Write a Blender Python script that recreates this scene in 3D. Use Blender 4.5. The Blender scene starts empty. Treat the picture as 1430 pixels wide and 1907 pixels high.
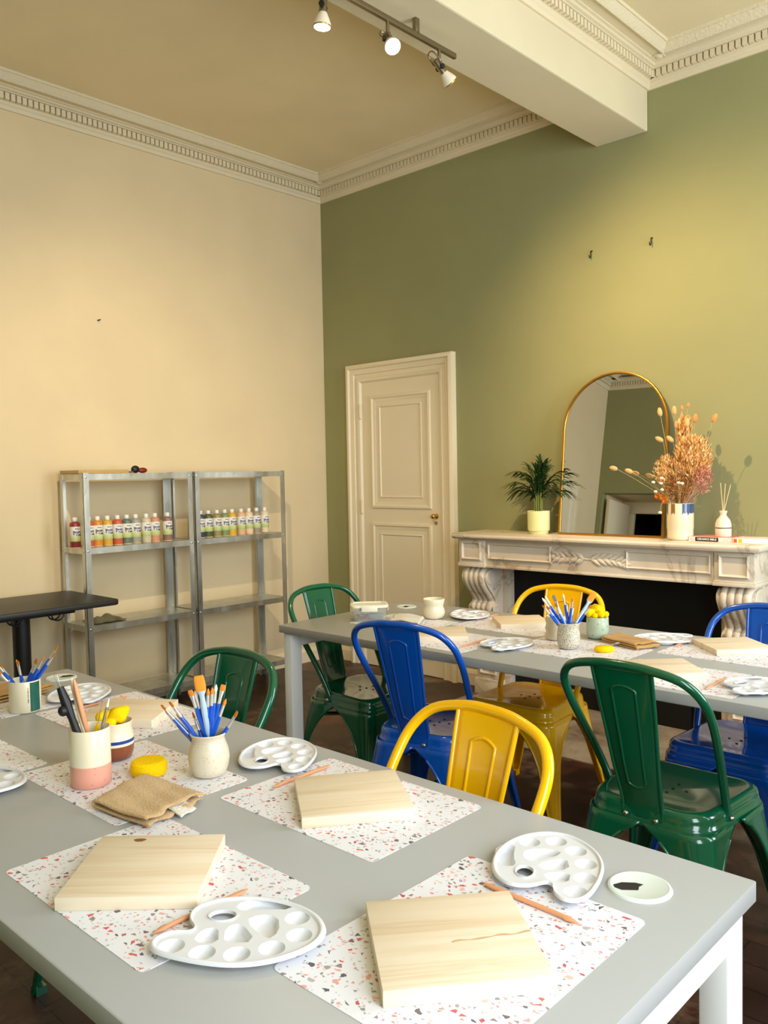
AIM_C, AIM_B, AIM_A, AIM_D = (2.85, 0, 1.4), (4.3, -2.9, .8), (2.2, -2.3, 0), (.0, -1.35, 1.0)
P_A, P_B, P_C, P_D, P_W1, P_W2, EXPO = 40, 20, 135, 128, 64, 74, .30
z0w, z1w = .80, 2.80
MIRROR_YAW = 1.5
import bpy, bmesh, math, random
from mathutils import Vector, Matrix
PI = math.pi
R = math.radians
S = bpy.context.scene
COL = S.collection
random.seed(7)

# ------------------------------------------------------------------ mesh building
def catmull(pts, n=6, closed=False):
    P = [Vector(p) for p in pts]
    out = []
    m = len(P)
    rng = range(m) if closed else range(m - 1)
    for i in rng:
        if closed:
            p0, p1, p2, p3 = P[(i-1) % m], P[i], P[(i+1) % m], P[(i+2) % m]
        else:
            p1, p2 = P[i], P[i+1]
            p0 = P[i-1] if i > 0 else p1*2 - p2
            p3 = P[i+2] if i+2 < m else p2*2 - p1
        for k in range(n):
            t = k / n
            out.append(0.5*((2*p1) + (p2-p0)*t + (2*p0-5*p1+4*p2-p3)*t*t + (3*p1-p0-3*p2+p3)*t*t*t))
    if not closed:
        out.append(P[-1].copy())
    return out

def rrect(w, d, r, n=5, cx=0, cy=0):
    """outline of a rounded rectangle, counter-clockwise"""
    r = min(r, w/2 - 1e-4, d/2 - 1e-4)
    o = []
    for (sx, sy, a0) in ((1, 1, 0), (-1, 1, 90), (-1, -1, 180), (1, -1, 270)):
        for k in range(n + 1):
            a = R(a0 + 90*k/n)
            o.append((cx + sx*(w/2 - r) + r*math.cos(a), cy + sy*(d/2 - r) + r*math.sin(a)))
    return o

class MB:
    def __init__(self):
        self.v, self.f, self.m = [], [], []
    def add(self, verts, faces, mat=0):
        b = len(self.v)
        self.v += [tuple(p) for p in verts]
        for q in faces:
            self.f.append(tuple(b + i for i in q)); self.m.append(mat)
        return self
    def box(self, x0, x1, y0, y1, z0, z1, mat=0):
        v = [(x, y, z) for z in (z0, z1) for y in (y0, y1) for x in (x0, x1)]
        return self.add(v, [(0, 2, 3, 1), (4, 5, 7, 6), (0, 1, 5, 4), (2, 6, 7, 3), (0, 4, 6, 2), (1, 3, 7, 5)], mat)
    def obox(self, c, ax, ay, az, mat=0):
        c, ax, ay, az = map(Vector, (c, ax, ay, az))
        v = [c + ax*sx + ay*sy + az*sz for sz in (-1, 1) for sy in (-1, 1) for sx in (-1, 1)]
        return self.add(v, [(0, 2, 3, 1), (4, 5, 7, 6), (0, 1, 5, 4), (2, 6, 7, 3), (0, 4, 6, 2), (1, 3, 7, 5)], mat)
    def tube(self, pts, r, n=10, closed=False, cap=True, mat=0, squash=None):
        P = [Vector(p) for p in pts]
        m = len(P)
        rr = r if isinstance(r, (list, tuple)) else [r]*m
        T = []
        for i in range(m):
            a = P[(i+1) % m] if (closed or i+1 < m) else P[i]
            b = P[i-1] if (closed or i > 0) else P[i]
            t = (a - b); T.append(t.normalized() if t.length > 1e-9 else Vector((0, 0, 1)))
        u = T[0].orthogonal().normalized()
        v, f = [], []
        for i in range(m):
            u = (u - T[i]*u.dot(T[i]))
            u = u.normalized() if u.length > 1e-6 else T[i].orthogonal().normalized()
            w = T[i].cross(u)
            for k in range(n):
                a = 2*PI*k/n
                v.append(P[i] + (u*math.cos(a) + w*math.sin(a))*rr[i])
        for i in range(m if closed else m-1):
            j = (i+1) % m
            for k in range(n):
                l = (k+1) % n
                f.append((i*n+k, i*n+l, j*n+l, j*n+k))
        if cap and not closed:
            f.append(tuple(range(n-1, -1, -1))); f.append(tuple(range((m-1)*n, m*n)))
        return self.add(v, f, mat)
    def lathe(self, prof, n=32, c=(0, 0, 0), mat=0, close=False):
        """prof: list of (r, z); r=0 ends become poles"""
        v, f, rows = [], [], []
        for (r, z) in prof:
            if r < 1e-6:
                rows.append([len(v)]); v.append((c[0], c[1], c[2]+z))
            else:
                row = []
                for k in range(n):
                    a = 2*PI*k/n
                    row.append(len(v)); v.append((c[0]+r*math.cos(a), c[1]+r*math.sin(a), c[2]+z))
                rows.append(row)
        for a, b in zip(rows, rows[1:]):
            for k in range(n):
                l = (k+1) % n
                if len(a) == 1 and len(b) == 1: continue
                if len(a) == 1: f.append((a[0], b[l], b[k]))
                elif len(b) == 1: f.append((a[k], a[l], b[0]))
                else: f.append((a[k], a[l], b[l], b[k]))
        return self.add(v, f, mat)
    def prism(self, out, z0, z1, mat=0, axis='z', top=1.0):
        n = len(out)
        cx = sum(p[0] for p in out)/n; cy = sum(p[1] for p in out)/n
        def P(p, z, s=1.0):
            a, b = cx+(p[0]-cx)*s, cy+(p[1]-cy)*s
            return {'z': (a, b, z), 'y': (a, z, b), 'x': (z, a, b)}[axis]
        v = [P(p, z0) for p in out] + [P(p, z1, top) for p in out]
        f = [tuple(range(n-1, -1, -1)), tuple(range(n, 2*n))]
        f += [(i, (i+1) % n, n+(i+1) % n, n+i) for i in range(n)]
        return self.add(v, f, mat)
    def loft(self, loops, cap0=True, cap1=True, mat=0, closed=True):
        n = len(loops[0]); v = [p for L in loops for p in L]; f = []
        for i in range(len(loops)-1):
            for k in range(n if closed else n-1):
                l = (k+1) % n
                f.append((i*n+k, i*n+l, (i+1)*n+l, (i+1)*n+k))
        if cap0: f.append(tuple(range(n-1, -1, -1)))
        if cap1: f.append(tuple(range((len(loops)-1)*n, len(loops)*n)))
        return self.add(v, f, mat)
    def grid(self, fn, nu, nv, mat=0):
        v = [fn(i/nu, j/nv) for j in range(nv+1) for i in range(nu+1)]
        f = [(j*(nu+1)+i, j*(nu+1)+i+1, (j+1)*(nu+1)+i+1, (j+1)*(nu+1)+i) for j in range(nv) for i in range(nu)]
        return self.add(v, f, mat)
    def ellip(self, c, rx, ry, rz, n=12, m=8, mat=0, jit=0, rnd=None):
        v, f = [], []
        for j in range(1, m):
            t = PI*j/m
            for k in range(n):
                a = 2*PI*k/n
                s = 1 + (rnd.uniform(-jit, jit) if jit else 0)
                v.append((c[0]+rx*s*math.sin(t)*math.cos(a), c[1]+ry*s*math.sin(t)*math.sin(a), c[2]+rz*s*math.cos(t)))
        top = len(v); v.append((c[0], c[1], c[2]+rz)); bot = len(v); v.append((c[0], c[1], c[2]-rz))
        for j in range(m-2):
            for k in range(n):
                l = (k+1) % n
                f.append((j*n+k, (j+1)*n+k, (j+1)*n+l, j*n+l))
        for k in range(n):
            l = (k+1) % n
            f.append((top, k, l)); f.append((bot, (m-2)*n+l, (m-2)*n+k))
        return self.add(v, f, mat)
    def xf(self, M, start=0):
        for i in range(start, len(self.v)):
            self.v[i] = tuple(M @ Vector(self.v[i]))
        return self
    def build(self, name, mats, parent=None, smooth=35, bevel=0, seg=2, loc=None, solid=0, sub=0, recalc=True):
        me = bpy.data.meshes.new(name)
        bm = bmesh.new()
        vs = [bm.verts.new(p) for p in self.v]
        for q, mi in zip(self.f, self.m):
            if len(set(q)) < 3: continue
            try:
                fc = bm.faces.new([vs[i] for i in q]); fc.material_index = mi
            except ValueError:
                pass
        if recalc:
            bmesh.ops.recalc_face_normals(bm, faces=bm.faces[:])
        if bevel:
            ed = [e for e in bm.edges if len(e.link_faces) == 2 and e.calc_face_angle(0) > R(40)]
            bmesh.ops.bevel(bm, geom=ed, offset=bevel, segments=seg, affect='EDGES', profile=0.5, clamp_overlap=True)
        bm.to_mesh(me); bm.free()
        if not isinstance(mats, (list, tuple)): mats = [mats]
        for m in mats: me.materials.append(m)
        if smooth:
            me.polygons.foreach_set('use_smooth', [True]*len(me.polygons))
            me.set_sharp_from_angle(angle=R(smooth))
        o = bpy.data.objects.new(name, me)
        COL.objects.link(o)
        if loc: o.location = loc
        if parent: o.parent = parent
        if solid:
            md = o.modifiers.new('thickness', 'SOLIDIFY'); md.thickness = solid; md.offset = 0
        if sub:
            md = o.modifiers.new('smooth', 'SUBSURF'); md.levels = sub; md.render_levels = sub
        return o

def tag(o, label=None, cat=None, group=None, kind=None):
    if label: o['label'] = label
    if cat: o['category'] = cat
    if group: o['group'] = group
    if kind: o['kind'] = kind
    return o

def thing(name, label, cat, loc=(0, 0, 0), rz=0, group=None, kind=None):
    o = bpy.data.objects.new(name, None); COL.objects.link(o)
    o.empty_display_size = 0.05
    o.location = loc; o.rotation_euler = (0, 0, R(rz))
    return tag(o, label, cat, group, kind)

KIDS = {}
def copy_tree(o, parent=None):
    c = o.copy(); COL.objects.link(c)
    if parent: c.parent = parent
    for ch in list(o.children):
        copy_tree(ch, c)
    return c

def dup(root, label, loc=None, rz=None, group=None, rot=None):
    c = copy_tree(root)
    c['label'] = label
    if group: c['group'] = group
    if loc: c.location = loc
    if rz is not None: c.rotation_euler = (0, 0, R(rz))
    if rot is not None: c.rotation_euler = rot
    return c

# ------------------------------------------------------------------ materials
def srgb(*c):
    f = lambda x: x/12.92 if x <= .04045 else ((x+.055)/1.055)**2.4
    return tuple(f(x/255) for x in c) + (1,)

def mat(name, col=None, rough=.5, metal=0, spec=.5, coat=0, emit=None, estr=0, trans=0, ior=1.45, sheen=0):
    m = bpy.data.materials.new(name); m.use_nodes = True
    b = m.node_tree.nodes['Principled BSDF']
    if col: b.inputs['Base Color'].default_value = col
    b.inputs['Roughness'].default_value = rough
    b.inputs['Metallic'].default_value = metal
    b.inputs['Specular IOR Level'].default_value = spec
    b.inputs['Coat Weight'].default_value = coat
    b.inputs['Coat Roughness'].default_value = .06
    b.inputs['Transmission Weight'].default_value = trans
    b.inputs['IOR'].default_value = ior
    b.inputs['Sheen Weight'].default_value = sheen
    if emit:
        b.inputs['Emission Color'].default_value = emit; b.inputs['Emission Strength'].default_value = estr
    return m

class NT:
    def __init__(self, m):
        self.t = m.node_tree; self.n = self.t.nodes; self.b = self.n['Principled BSDF']
    def new(self, typ, **kw):
        n = self.n.new(typ)
        for k, v in kw.items(): setattr(n, k, v)
        return n
    def link(self, a, b): self.t.links.new(a, b)
    def coord(self, kind='Object', scale=(1, 1, 1), rot=(0, 0, 0), loc=(0, 0, 0)):
        c = self.new('ShaderNodeTexCoord'); mp = self.new('ShaderNodeMapping')
        mp.inputs['Scale'].default_value = scale; mp.inputs['Rotation'].default_value = rot; mp.inputs['Location'].default_value = loc
        self.link(c.outputs[kind], mp.inputs['Vector']); return mp.outputs['Vector']
    def noise(self, vec, scale, detail=3, rough=.5, dist=0):
        n = self.new('ShaderNodeTexNoise'); n.inputs['Scale'].default_value = scale
        n.inputs['Detail'].default_value = detail; n.inputs['Roughness'].default_value = rough; n.inputs['Distortion'].default_value = dist
        self.link(vec, n.inputs['Vector']); return n.outputs['Fac']
    def ramp(self, fac, stops, interp='LINEAR'):
        r = self.new('ShaderNodeValToRGB'); r.color_ramp.interpolation = interp
        e = r.color_ramp.elements
        while len(e) < len(stops): e.new(.5)
        for s, (p, c) in zip(e, stops): s.position = p; s.color = c
        self.link(fac, r.inputs['Fac']); return r.outputs['Color']
    def mix(self, fac, a, b, blend='MIX'):
        x = self.new('ShaderNodeMix', data_type='RGBA', blend_type=blend)
        for sock, val in ((x.inputs['Factor'], fac), (x.inputs[6], a), (x.inputs[7], b)):
            if hasattr(val, 'links') or hasattr(val, 'is_linked'): self.link(val, sock)
            else: sock.default_value = val
        return x.outputs[2]
    def math(self, op, a, b=None, clamp=False):
        x = self.new('ShaderNodeMath', operation=op); x.use_clamp = clamp
        for sock, val in ((x.inputs[0], a), (x.inputs[1], b)):
            if val is None: continue
            if hasattr(val, 'is_linked'): self.link(val, sock)
            else: sock.default_value = val
        return x.outputs[0]
    def bump(self, h, strength=.2, dist=.01):
        x = self.new('ShaderNodeBump'); x.inputs['Strength'].default_value = strength; x.inputs['Distance'].default_value = dist
        self.link(h, x.inputs['Height']); self.link(x.outputs[0], self.b.inputs['Normal'])
    def color(self, c): self.link(c, self.b.inputs['Base Color'])
    def rough(self, c): self.link(c, self.b.inputs['Roughness'])

W1 = (1, 1, 1, 1); K1 = (0, 0, 0, 1)

def plaster(name, col, bump=.12, rough=.75):
    m = mat(name, col, rough, spec=.25); t = NT(m); v = t.coord('Object')
    n = t.noise(v, 2.2, 4)
    c2 = tuple(x*.93 for x in col[:3]) + (1,)
    t.color(t.ramp(n, [(.3, c2), (.7, col)]))
    t.bump(t.noise(v, 60, 5), bump, .004)
    return m

M = {}
M['cream_wall'] = plaster('cream wall paint', srgb(229, 208, 168))
M['green_wall'] = plaster('sage green wall paint', srgb(155, 154, 110))
M['ceil'] = plaster('ceiling paint', srgb(236, 219, 180))
M['beam'] = plaster('beam paint', srgb(222, 210, 178))
M['plaster'] = plaster('cornice plaster', srgb(230, 216, 184), .2)
M['ornate'] = plaster('ornate plaster', srgb(228, 214, 182), .2)
t = NT(M['ornate']); vv = t.coord('Object'); vor = t.new('ShaderNodeTexVoronoi'); vor.inputs['Scale'].default_value = 70
t.link(vv, vor.inputs['Vector']); t.bump(vor.outputs['Distance'], .35, .006)
M['door'] = mat('cream gloss door paint', srgb(234, 219, 188), .38)
M['brass'] = mat('brass', srgb(205, 165, 90), .28, 1)
M['nail'] = mat('dark iron', srgb(60, 52, 45), .5, .8)

def wood_floor():
    m = mat('dark parquet', None, .38, spec=.45); t = NT(m)
    v = t.coord('Object', (1, 1, 1), (0, 0, R(0)))
    br = t.new('ShaderNodeTexBrick'); br.offset = .5
    br.inputs['Scale'].default_value = 1; br.inputs['Brick Width'].default_value = .62; br.inputs['Row Height'].default_value = .115
    br.inputs['Mortar Size'].default_value = .0025; br.inputs['Mortar Smooth'].default_value = .1; br.inputs['Bias'].default_value = 0
    br.inputs['Color1'].default_value = srgb(80, 50, 33); br.inputs['Color2'].default_value = srgb(60, 38, 26); br.inputs['Mortar'].default_value = srgb(24, 15, 10)
    t.link(v, br.inputs['Vector'])
    g = t.noise(t.coord('Object', (3, 40, 3)), 3, 5, .6, .4)
    c = t.mix(.55, br.outputs['Color'], t.ramp(g, [(.3, srgb(52, 32, 21)), (.7, srgb(118, 76, 50))]), 'SOFT_LIGHT')
    w = t.noise(v, 1.6, 6, .65)
    c = t.mix(t.ramp(w, [(.54, K1), (.68, (.7, .7, .7, 1))]), c, srgb(150, 128, 104))
    w2 = t.noise(t.coord('Object', loc=(5, 3, 0)), 2.3, 5, .6)
    c = t.mix(t.ramp(w2, [(.52, K1), (.72, (.55, .55, .55, 1))]), c, srgb(112, 62, 44))
    t.color(c); t.rough(t.ramp(w, [(.3, (.3, .3, .3, 1)), (.7, (.55, .55, .55, 1))]))
    t.bump(br.outputs['Fac'], -.25, .004)
    return m
M['floor'] = wood_floor()
def hearth():
    m = mat('worn hearth stone', None, .6); t = NT(m); v = t.coord('Object')
    n = t.noise(v, 3, 7, .65, .6); k = t.noise(v, 14, 5)
    c = t.ramp(n, [(.3, srgb(96, 72, 56)), (.45, srgb(136, 122, 104)), (.6, srgb(158, 146, 128)), (.75, srgb(122, 84, 64))])
    t.color(t.mix(.3, c, t.ramp(k, [(.3, srgb(70, 60, 50)), (.7, srgb(190, 180, 160))]), 'SOFT_LIGHT')); t.bump(k, .3, .004)
    return m
M['hearth'] = hearth()
def marble():
    m = mat('veined white marble', None, .32, spec=.5); t = NT(m)
    v = t.coord('Object', (1, 1, 1), (.4, .3, .6))
    n = t.noise(v, 2.1, 7, .55, 1.3)
    a = t.math('ABSOLUTE', t.math('SUBTRACT', n, .5))
    vein = t.ramp(a, [(0, srgb(188, 174, 158)), (.008, srgb(212, 200, 184)), (.03, srgb(232, 222, 206)), (.2, srgb(238, 230, 217))])
    s = t.noise(t.coord('Object', loc=(3, 1, 2)), 2.2, 5)
    t.color(t.mix(.5, vein, t.ramp(s, [(.3, srgb(214, 196, 172)), (.7, srgb(240, 234, 222))]), 'MULTIPLY'))
    return m
M['marble'] = marble()
M['black_board_and_shade'] = mat('black hearth board and passage shade', srgb(24, 23, 22), .5, spec=.3)
M['gilt'] = mat('brushed gold frame', srgb(206, 150, 62), .3, 1)
M['mirror'] = mat('mirror glass', (.86, .88, .87, 1), .01, 1)
def galv():
    m = mat('galvanised steel', None, .34, .92); t = NT(m); v = t.coord('Object', (1, 1, .25))
    vo = t.new('ShaderNodeTexVoronoi'); vo.inputs['Scale'].default_value = 26; t.link(v, vo.inputs['Vector'])
    n = t.noise(v, 9, 4)
    sg = t.new('ShaderNodeSeparateColor'); t.link(vo.outputs['Color'], sg.inputs[0])
    t.color(t.mix(.3, t.ramp(n, [(.3, srgb(186, 186, 178)), (.7, srgb(226, 226, 218))]), t.ramp(sg.outputs[0], [(0, srgb(150, 150, 146)), (1, srgb(222, 222, 216))])))
    t.rough(t.ramp(n, [(.3, (.27,)*3+(1,)), (.7, (.45,)*3+(1,))]))
    return m
M['galv'] = galv()
def plain(name, col, rough, **k):
    M[name] = mat(name.replace('_', ' '), srgb(*col), rough, **k); return M[name]
plain('bolt_steel', (200, 200, 196), .3, metal=1)
plain('table_grey', (164, 164, 161), .42, spec=.4)
t = NT(M['table_grey']); vv = t.coord('Object'); t.rough(t.ramp(t.noise(vv, 3, 5), [(.3, (.34,)*3+(1,)), (.7, (.5,)*3+(1,))]))
plain('table_white', (236, 236, 232), .38)
plain('table_black', (38, 36, 32), .42)
plain('black_metal', (22, 22, 22), .42)
plain('grommet', (214, 222, 214), .35)
plain('hole_dark', (40, 33, 28), .8)
plain('palette_white', (224, 225, 229), .28, coat=.3)
plain('green_paint', (0, 84, 54), .17, coat=.6)
plain('blue_paint', (4, 78, 176), .17, coat=.6)
plain('yellow_paint', (255, 192, 0), .17, coat=.6)
plain('steel_track', (150, 138, 118), .35, metal=1)
plain('lamp_white', (232, 222, 200), .4)
M['lamp_on'] = mat('lit lamp face', srgb(255, 240, 215), .4, emit=(1, .82, .58, 1), estr=14)

def terrazzo():
    m = mat('terrazzo print vinyl', None, .42, spec=.4); t = NT(m)
    base = srgb(229, 229, 235)
    col = base
    def layer(prev, scale, keep, lo, loc, cols):
        v = t.coord('Object', (1, 1.25, 1), (0, 0, R(loc*23)), (loc, loc*.7, 0))
        d = t.noise(v, scale*1.1, 2)
        v2 = t.new('ShaderNodeVectorMath', operation='ADD'); sc = t.new('ShaderNodeVectorMath', operation='SCALE'); sc.inputs['Scale'].default_value = .55/scale
        nn = t.new('ShaderNodeTexNoise'); nn.inputs['Scale'].default_value = scale*1.3; t.link(v, nn.inputs['Vector'])
        t.link(nn.outputs['Color'], sc.inputs[0]); t.link(v, v2.inputs[0]); t.link(sc.outputs[0], v2.inputs[1])
        e = t.new('ShaderNodeTexVoronoi', feature='DISTANCE_TO_EDGE'); e.inputs['Scale'].default_value = scale; t.link(v2.outputs[0], e.inputs['Vector'])
        c = t.new('ShaderNodeTexVoronoi', feature='F1'); c.inputs['Scale'].default_value = scale; t.link(v2.outputs[0], c.inputs['Vector'])
        for nd in (e, c): nd.voronoi_dimensions = '2D'
        sp = t.new('ShaderNodeSeparateColor'); t.link(c.outputs['Color'], sp.inputs[0])
        thr = t.math('ADD', lo, t.math('MULTIPLY', sp.outputs['Blue'], .16))
        mask = t.math('MULTIPLY', t.math('GREATER_THAN', e.outputs['Distance'], thr), t.math('LESS_THAN', sp.outputs['Red'], keep))
        n = len(cols)
        rc = t.ramp(sp.outputs['Green'], [(i/n, srgb(*cc)) for i, cc in enumerate(cols)], 'CONSTANT')
        return t.mix(mask, prev, rc)
    v0 = t.coord('Object')
    soft = t.ramp(t.noise(v0, 9, 1), [(.3, base), (.7, srgb(232, 232, 238))])
    cols = [(214, 96, 92), (160, 152, 152), (226, 166, 158), (118, 106, 104), (200, 92, 98), (184, 178, 178), (92, 92, 100), (232, 186, 176), (150, 130, 132)]
    c1 = layer(soft, 170, .22, .10, 2.7, [(208, 204, 206), (232, 200, 194), (190, 186, 188), (226, 150, 146), (150, 146, 150)])
    c2 = layer(c1, 86, .28, .17, 1.3, cols)
    t.color(c2)
    return m
M['terrazzo'] = terrazzo()

def pine(name, seed, hue=0):
    m = mat(name, None, .55, spec=.3); t = NT(m)
    v = t.coord('Object', (1, 1, 1), (R(4), R(2), R(3)), (seed*.37, seed*.53, 0))
    g = t.noise(t.coord('Object', (2.2, 46, 30), (0, 0, R(2.5)), (seed*.31, seed*.17, 0)), 1, 3, .5, .5)
    c = t.ramp(g, [(.3, srgb(233, 219, 198)), (.5, srgb(230, 213, 188)), (.62, srgb(222, 200, 170)), (.68, srgb(214, 188, 154)), (.74, srgb(228, 210, 184))])
    d = t.noise(t.coord('Object', (5, 9, 5), (0, 0, 0), (seed, 0, 0)), 1, 2)
    fib = t.noise(t.coord('Object', (10, 300, 80)), 1, 4)
    c = t.mix(.18, c, t.ramp(fib, [(.3, srgb(205, 170, 125)), (.7, srgb(250, 240, 218))]), 'SOFT_LIGHT')
    t.color(t.mix(.3, c, t.ramp(d, [(.3, srgb(226, 206, 178)), (.7, srgb(235, 225, 206))])))
    return m
for i in range(4): M['pine%d' % i] = pine('pale pine board %s' % 'abcd'[i], i*1.7+.4)
plain('knot', (128, 84, 48), .6)
plain('streak', (208, 170, 132), .6)
plain('orange_wood', (222, 156, 112), .5)
plain('bw_handle', (14, 82, 190), .18, coat=.5)
plain('ferrule', (226, 224, 220), .3, metal=.75)
plain('bristle', (222, 132, 34), .75)
plain('bristle_white', (240, 236, 226), .75)
plain('bristle_grey', (172, 166, 152), .8)
plain('bristle_deep', (236, 150, 40), .65)
plain('clear_handle', (176, 200, 228), .12, coat=.4)

def speckle(name, base, dot, scale=140, thr=.16, rough=.35, keep=.35):
    m = mat(name, None, rough, coat=.15); t = NT(m); v = t.coord('Object')
    c = t.new('ShaderNodeTexVoronoi'); c.inputs['Scale'].default_value = scale; t.link(v, c.inputs['Vector'])
    sp = t.new('ShaderNodeSeparateColor'); t.link(c.outputs['Color'], sp.inputs[0])
    k = t.math('MULTIPLY', t.math('LESS_THAN', c.outputs['Distance'], thr), t.math('LESS_THAN', sp.outputs['Red'], keep))
    n = t.noise(v, 18, 4)
    b2 = tuple(x*.9 for x in srgb(*base)[:3]) + (1,)
    t.color(t.mix(k, t.ramp(n, [(.3, b2), (.7, srgb(*base))]), srgb(*dot)))
    M[name] = m; return m
speckle('speckled_cream', (222, 209, 184), (176, 152, 120), 260, .22, .4, .4)
speckle('speckled_grey', (206, 198, 178), (128, 116, 92), 260, .4, .5, .7)
speckle('celadon', (178, 192, 166), (150, 166, 140), 60, .3, .4, .5)
speckle('pink_glaze', (238, 168, 146), (190, 110, 92), 110, .14, .3, .22)
plain('cream_glaze', (234, 222, 192), .3, coat=.2)
plain('brown_glaze', (134, 70, 42), .25, coat=.3)
plain('blue_glaze', (34, 62, 140), .25, coat=.3)
plain('ivory_pot', (226, 224, 160), .45)
plain('green_glaze', (22, 92, 78), .3, coat=.3)
plain('black_ink', (28, 26, 26), .5)
def foam(name, col):
    m = mat(name, srgb(*col), .85, spec=.15); t = NT(m); v = t.coord('Object')
    c = t.new('ShaderNodeTexVoronoi'); c.inputs['Scale'].default_value = 330; t.link(v, c.inputs['Vector'])
    t.bump(c.outputs['Distance'], .6, .002); M[name] = m
foam('sponge_yellow', (250, 206, 8)); foam('sponge_green', (70, 140, 50))
def terry(name, col, sc=260):
    m = mat(name, None, .95, spec=.1, sheen=.3); t = NT(m); v = t.coord('Object')
    n = t.noise(v, sc, 3, .7); l = t.noise(v, 22, 3)
    b2 = tuple(x*.84 for x in srgb(*col)[:3]) + (1,)
    t.color(t.mix(.5, t.ramp(n, [(.25, b2), (.65, srgb(*col))]), t.ramp(l, [(.3, b2), (.6, srgb(*col))])))
    t.bump(n, 1.0, .006); M[name] = m
terry('terry_tan', (226, 186, 128)); terry('cloth_ochre', (212, 158, 74)); terry('cloth_white', (246, 238, 220), 200)
terry('cloth_olive', (104, 96, 50)); terry('cork', (206, 172, 112), 160)
plain('label_white', (238, 234, 226), .6)
plain('plastic_white', (240, 236, 226), .35)
plain('clay_tile', (226, 196, 156), .7)
# ------------------------------------------------------------------ room shell
RX, RY, H = 5.5, -4.75, 3.47          # right wall, back wall, ceiling height
def struct(name, mb, m, label, cat, parent=None, **k):
    o = mb.build(name, m, parent, **k)
    if parent is None: tag(o, label, cat, kind='structure')
    return o
struct('floor', MB().box(-.1, RX+.1, RY-1.3, .1, -.1, 0), M['floor'], 'dark brown wooden parquet floor with pale worn patches', 'floor', smooth=0)
struct('ceiling', MB().box(-.1, RX+.1, RY-.1, .1, H, H+.1), M['ceil'], 'plain cream painted ceiling between plaster cornices', 'ceiling', smooth=0)
struct('wall_left', MB().box(-.1, 0, RY-.1, .1, 0, H), M['cream_wall'], 'cream painted wall behind the metal shelves', 'wall', smooth=0)
struct('wall_green', MB().box(0, RX+.1, 0, .1, 0, H), M['green_wall'], 'sage green wall with the door and fireplace', 'wall', smooth=0)
# back wall with a doorway in its corner (seen in the mirror)
b = MB().box(1.5, RX+.1, RY-.1, RY, 0, H).box(0, 1.5, RY-.1, RY, 2.12, H).box(0, .06, RY-.1, RY, 0, 2.12)
struct('wall_back', b, M['green_wall'], 'sage green wall seen only in the mirror', 'wall', smooth=0)
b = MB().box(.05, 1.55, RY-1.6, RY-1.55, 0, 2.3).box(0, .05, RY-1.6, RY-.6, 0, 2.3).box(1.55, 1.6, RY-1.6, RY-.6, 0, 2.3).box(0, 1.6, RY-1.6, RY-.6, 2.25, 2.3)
struct('wall_passage', b, M['black_board_and_shade'], 'dark room beyond the doorway seen in the mirror', 'wall', smooth=0)  # black walls stand in for the shade of the unlit room
b = MB().box(0, .06, RY-.6, RY-.1, 0, 2.2).box(1.5, 1.56, RY-.6, RY-.1, 0, 2.2).box(0, 1.56, RY-.6, RY-.1, 2.12, 2.2)
struct('wall_reveal', b, M['cream_wall'], 'thick wall reveal round the doorway seen in the mirror', 'wall', smooth=0)
b = MB().box(.06, .22, RY-.6, RY-.55, 0, 1.98).box(1.34, 1.5, RY-.6, RY-.55, 0, 1.98).box(.06, 1.5, RY-.6, RY-.55, 1.98, 2.12)
struct('trim_1', b, M['door'], 'white casing deep inside the doorway seen in the mirror', 'door casing', bevel=.008)
d3 = thing('door_3', 'white door standing open into the dark passage seen in the mirror', 'door', (.12, RY-.03, 0), -86, kind='structure')
MB().box(0, .48, -.02, .02, .005, 2.06).build('leaf', M['door'], d3, bevel=.003)
# window wall with two openings
wins = [(-4.3, -3.1), (-1.75, -.55)]
b = MB(); z0, z1 = .75, 2.85
for a, c in ((RY, -4.3), (-3.1, -1.75), (-.55, 0)): b.box(RX, RX+.1, a, c, 0, H)
for a, c in wins: b.box(RX, RX+.1, a, c, 0, z0).box(RX, RX+.1, a, c, z1, H)
struct('wall_right', b, M['cream_wall'], 'cream wall with the tall windows outside the view', 'wall', smooth=0)
for i, (a, c) in enumerate(wins):
    b = MB(); w = .05
    b.box(RX+.01, RX+.07, a, a+w, z0, z1).box(RX+.01, RX+.07, c-w, c, z0, z1).box(RX+.01, RX+.07, a, c, z0, z0+w).box(RX+.01, RX+.07, a, c, z1-w, z1)
    b.box(RX+.02, RX+.06, (a+c)/2-.03, (a+c)/2+.03, z0, z1).box(RX+.02, RX+.06, a, c, 2.2, 2.24)
    struct('window_%d' % (i+1), b, M['door'], 'tall white casement window frame on the daylight side' + (' nearer the fireplace' if i else ''), 'window', bevel=.004)

# plaster beam across the ceiling
b = MB().box(2.24, 2.54, RY, 0, 3.133, H)
struct('trim_2', b, M['beam'], 'boxed cream ceiling beam running above the fireplace wall', 'beam', smooth=0, bevel=.008)

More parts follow.
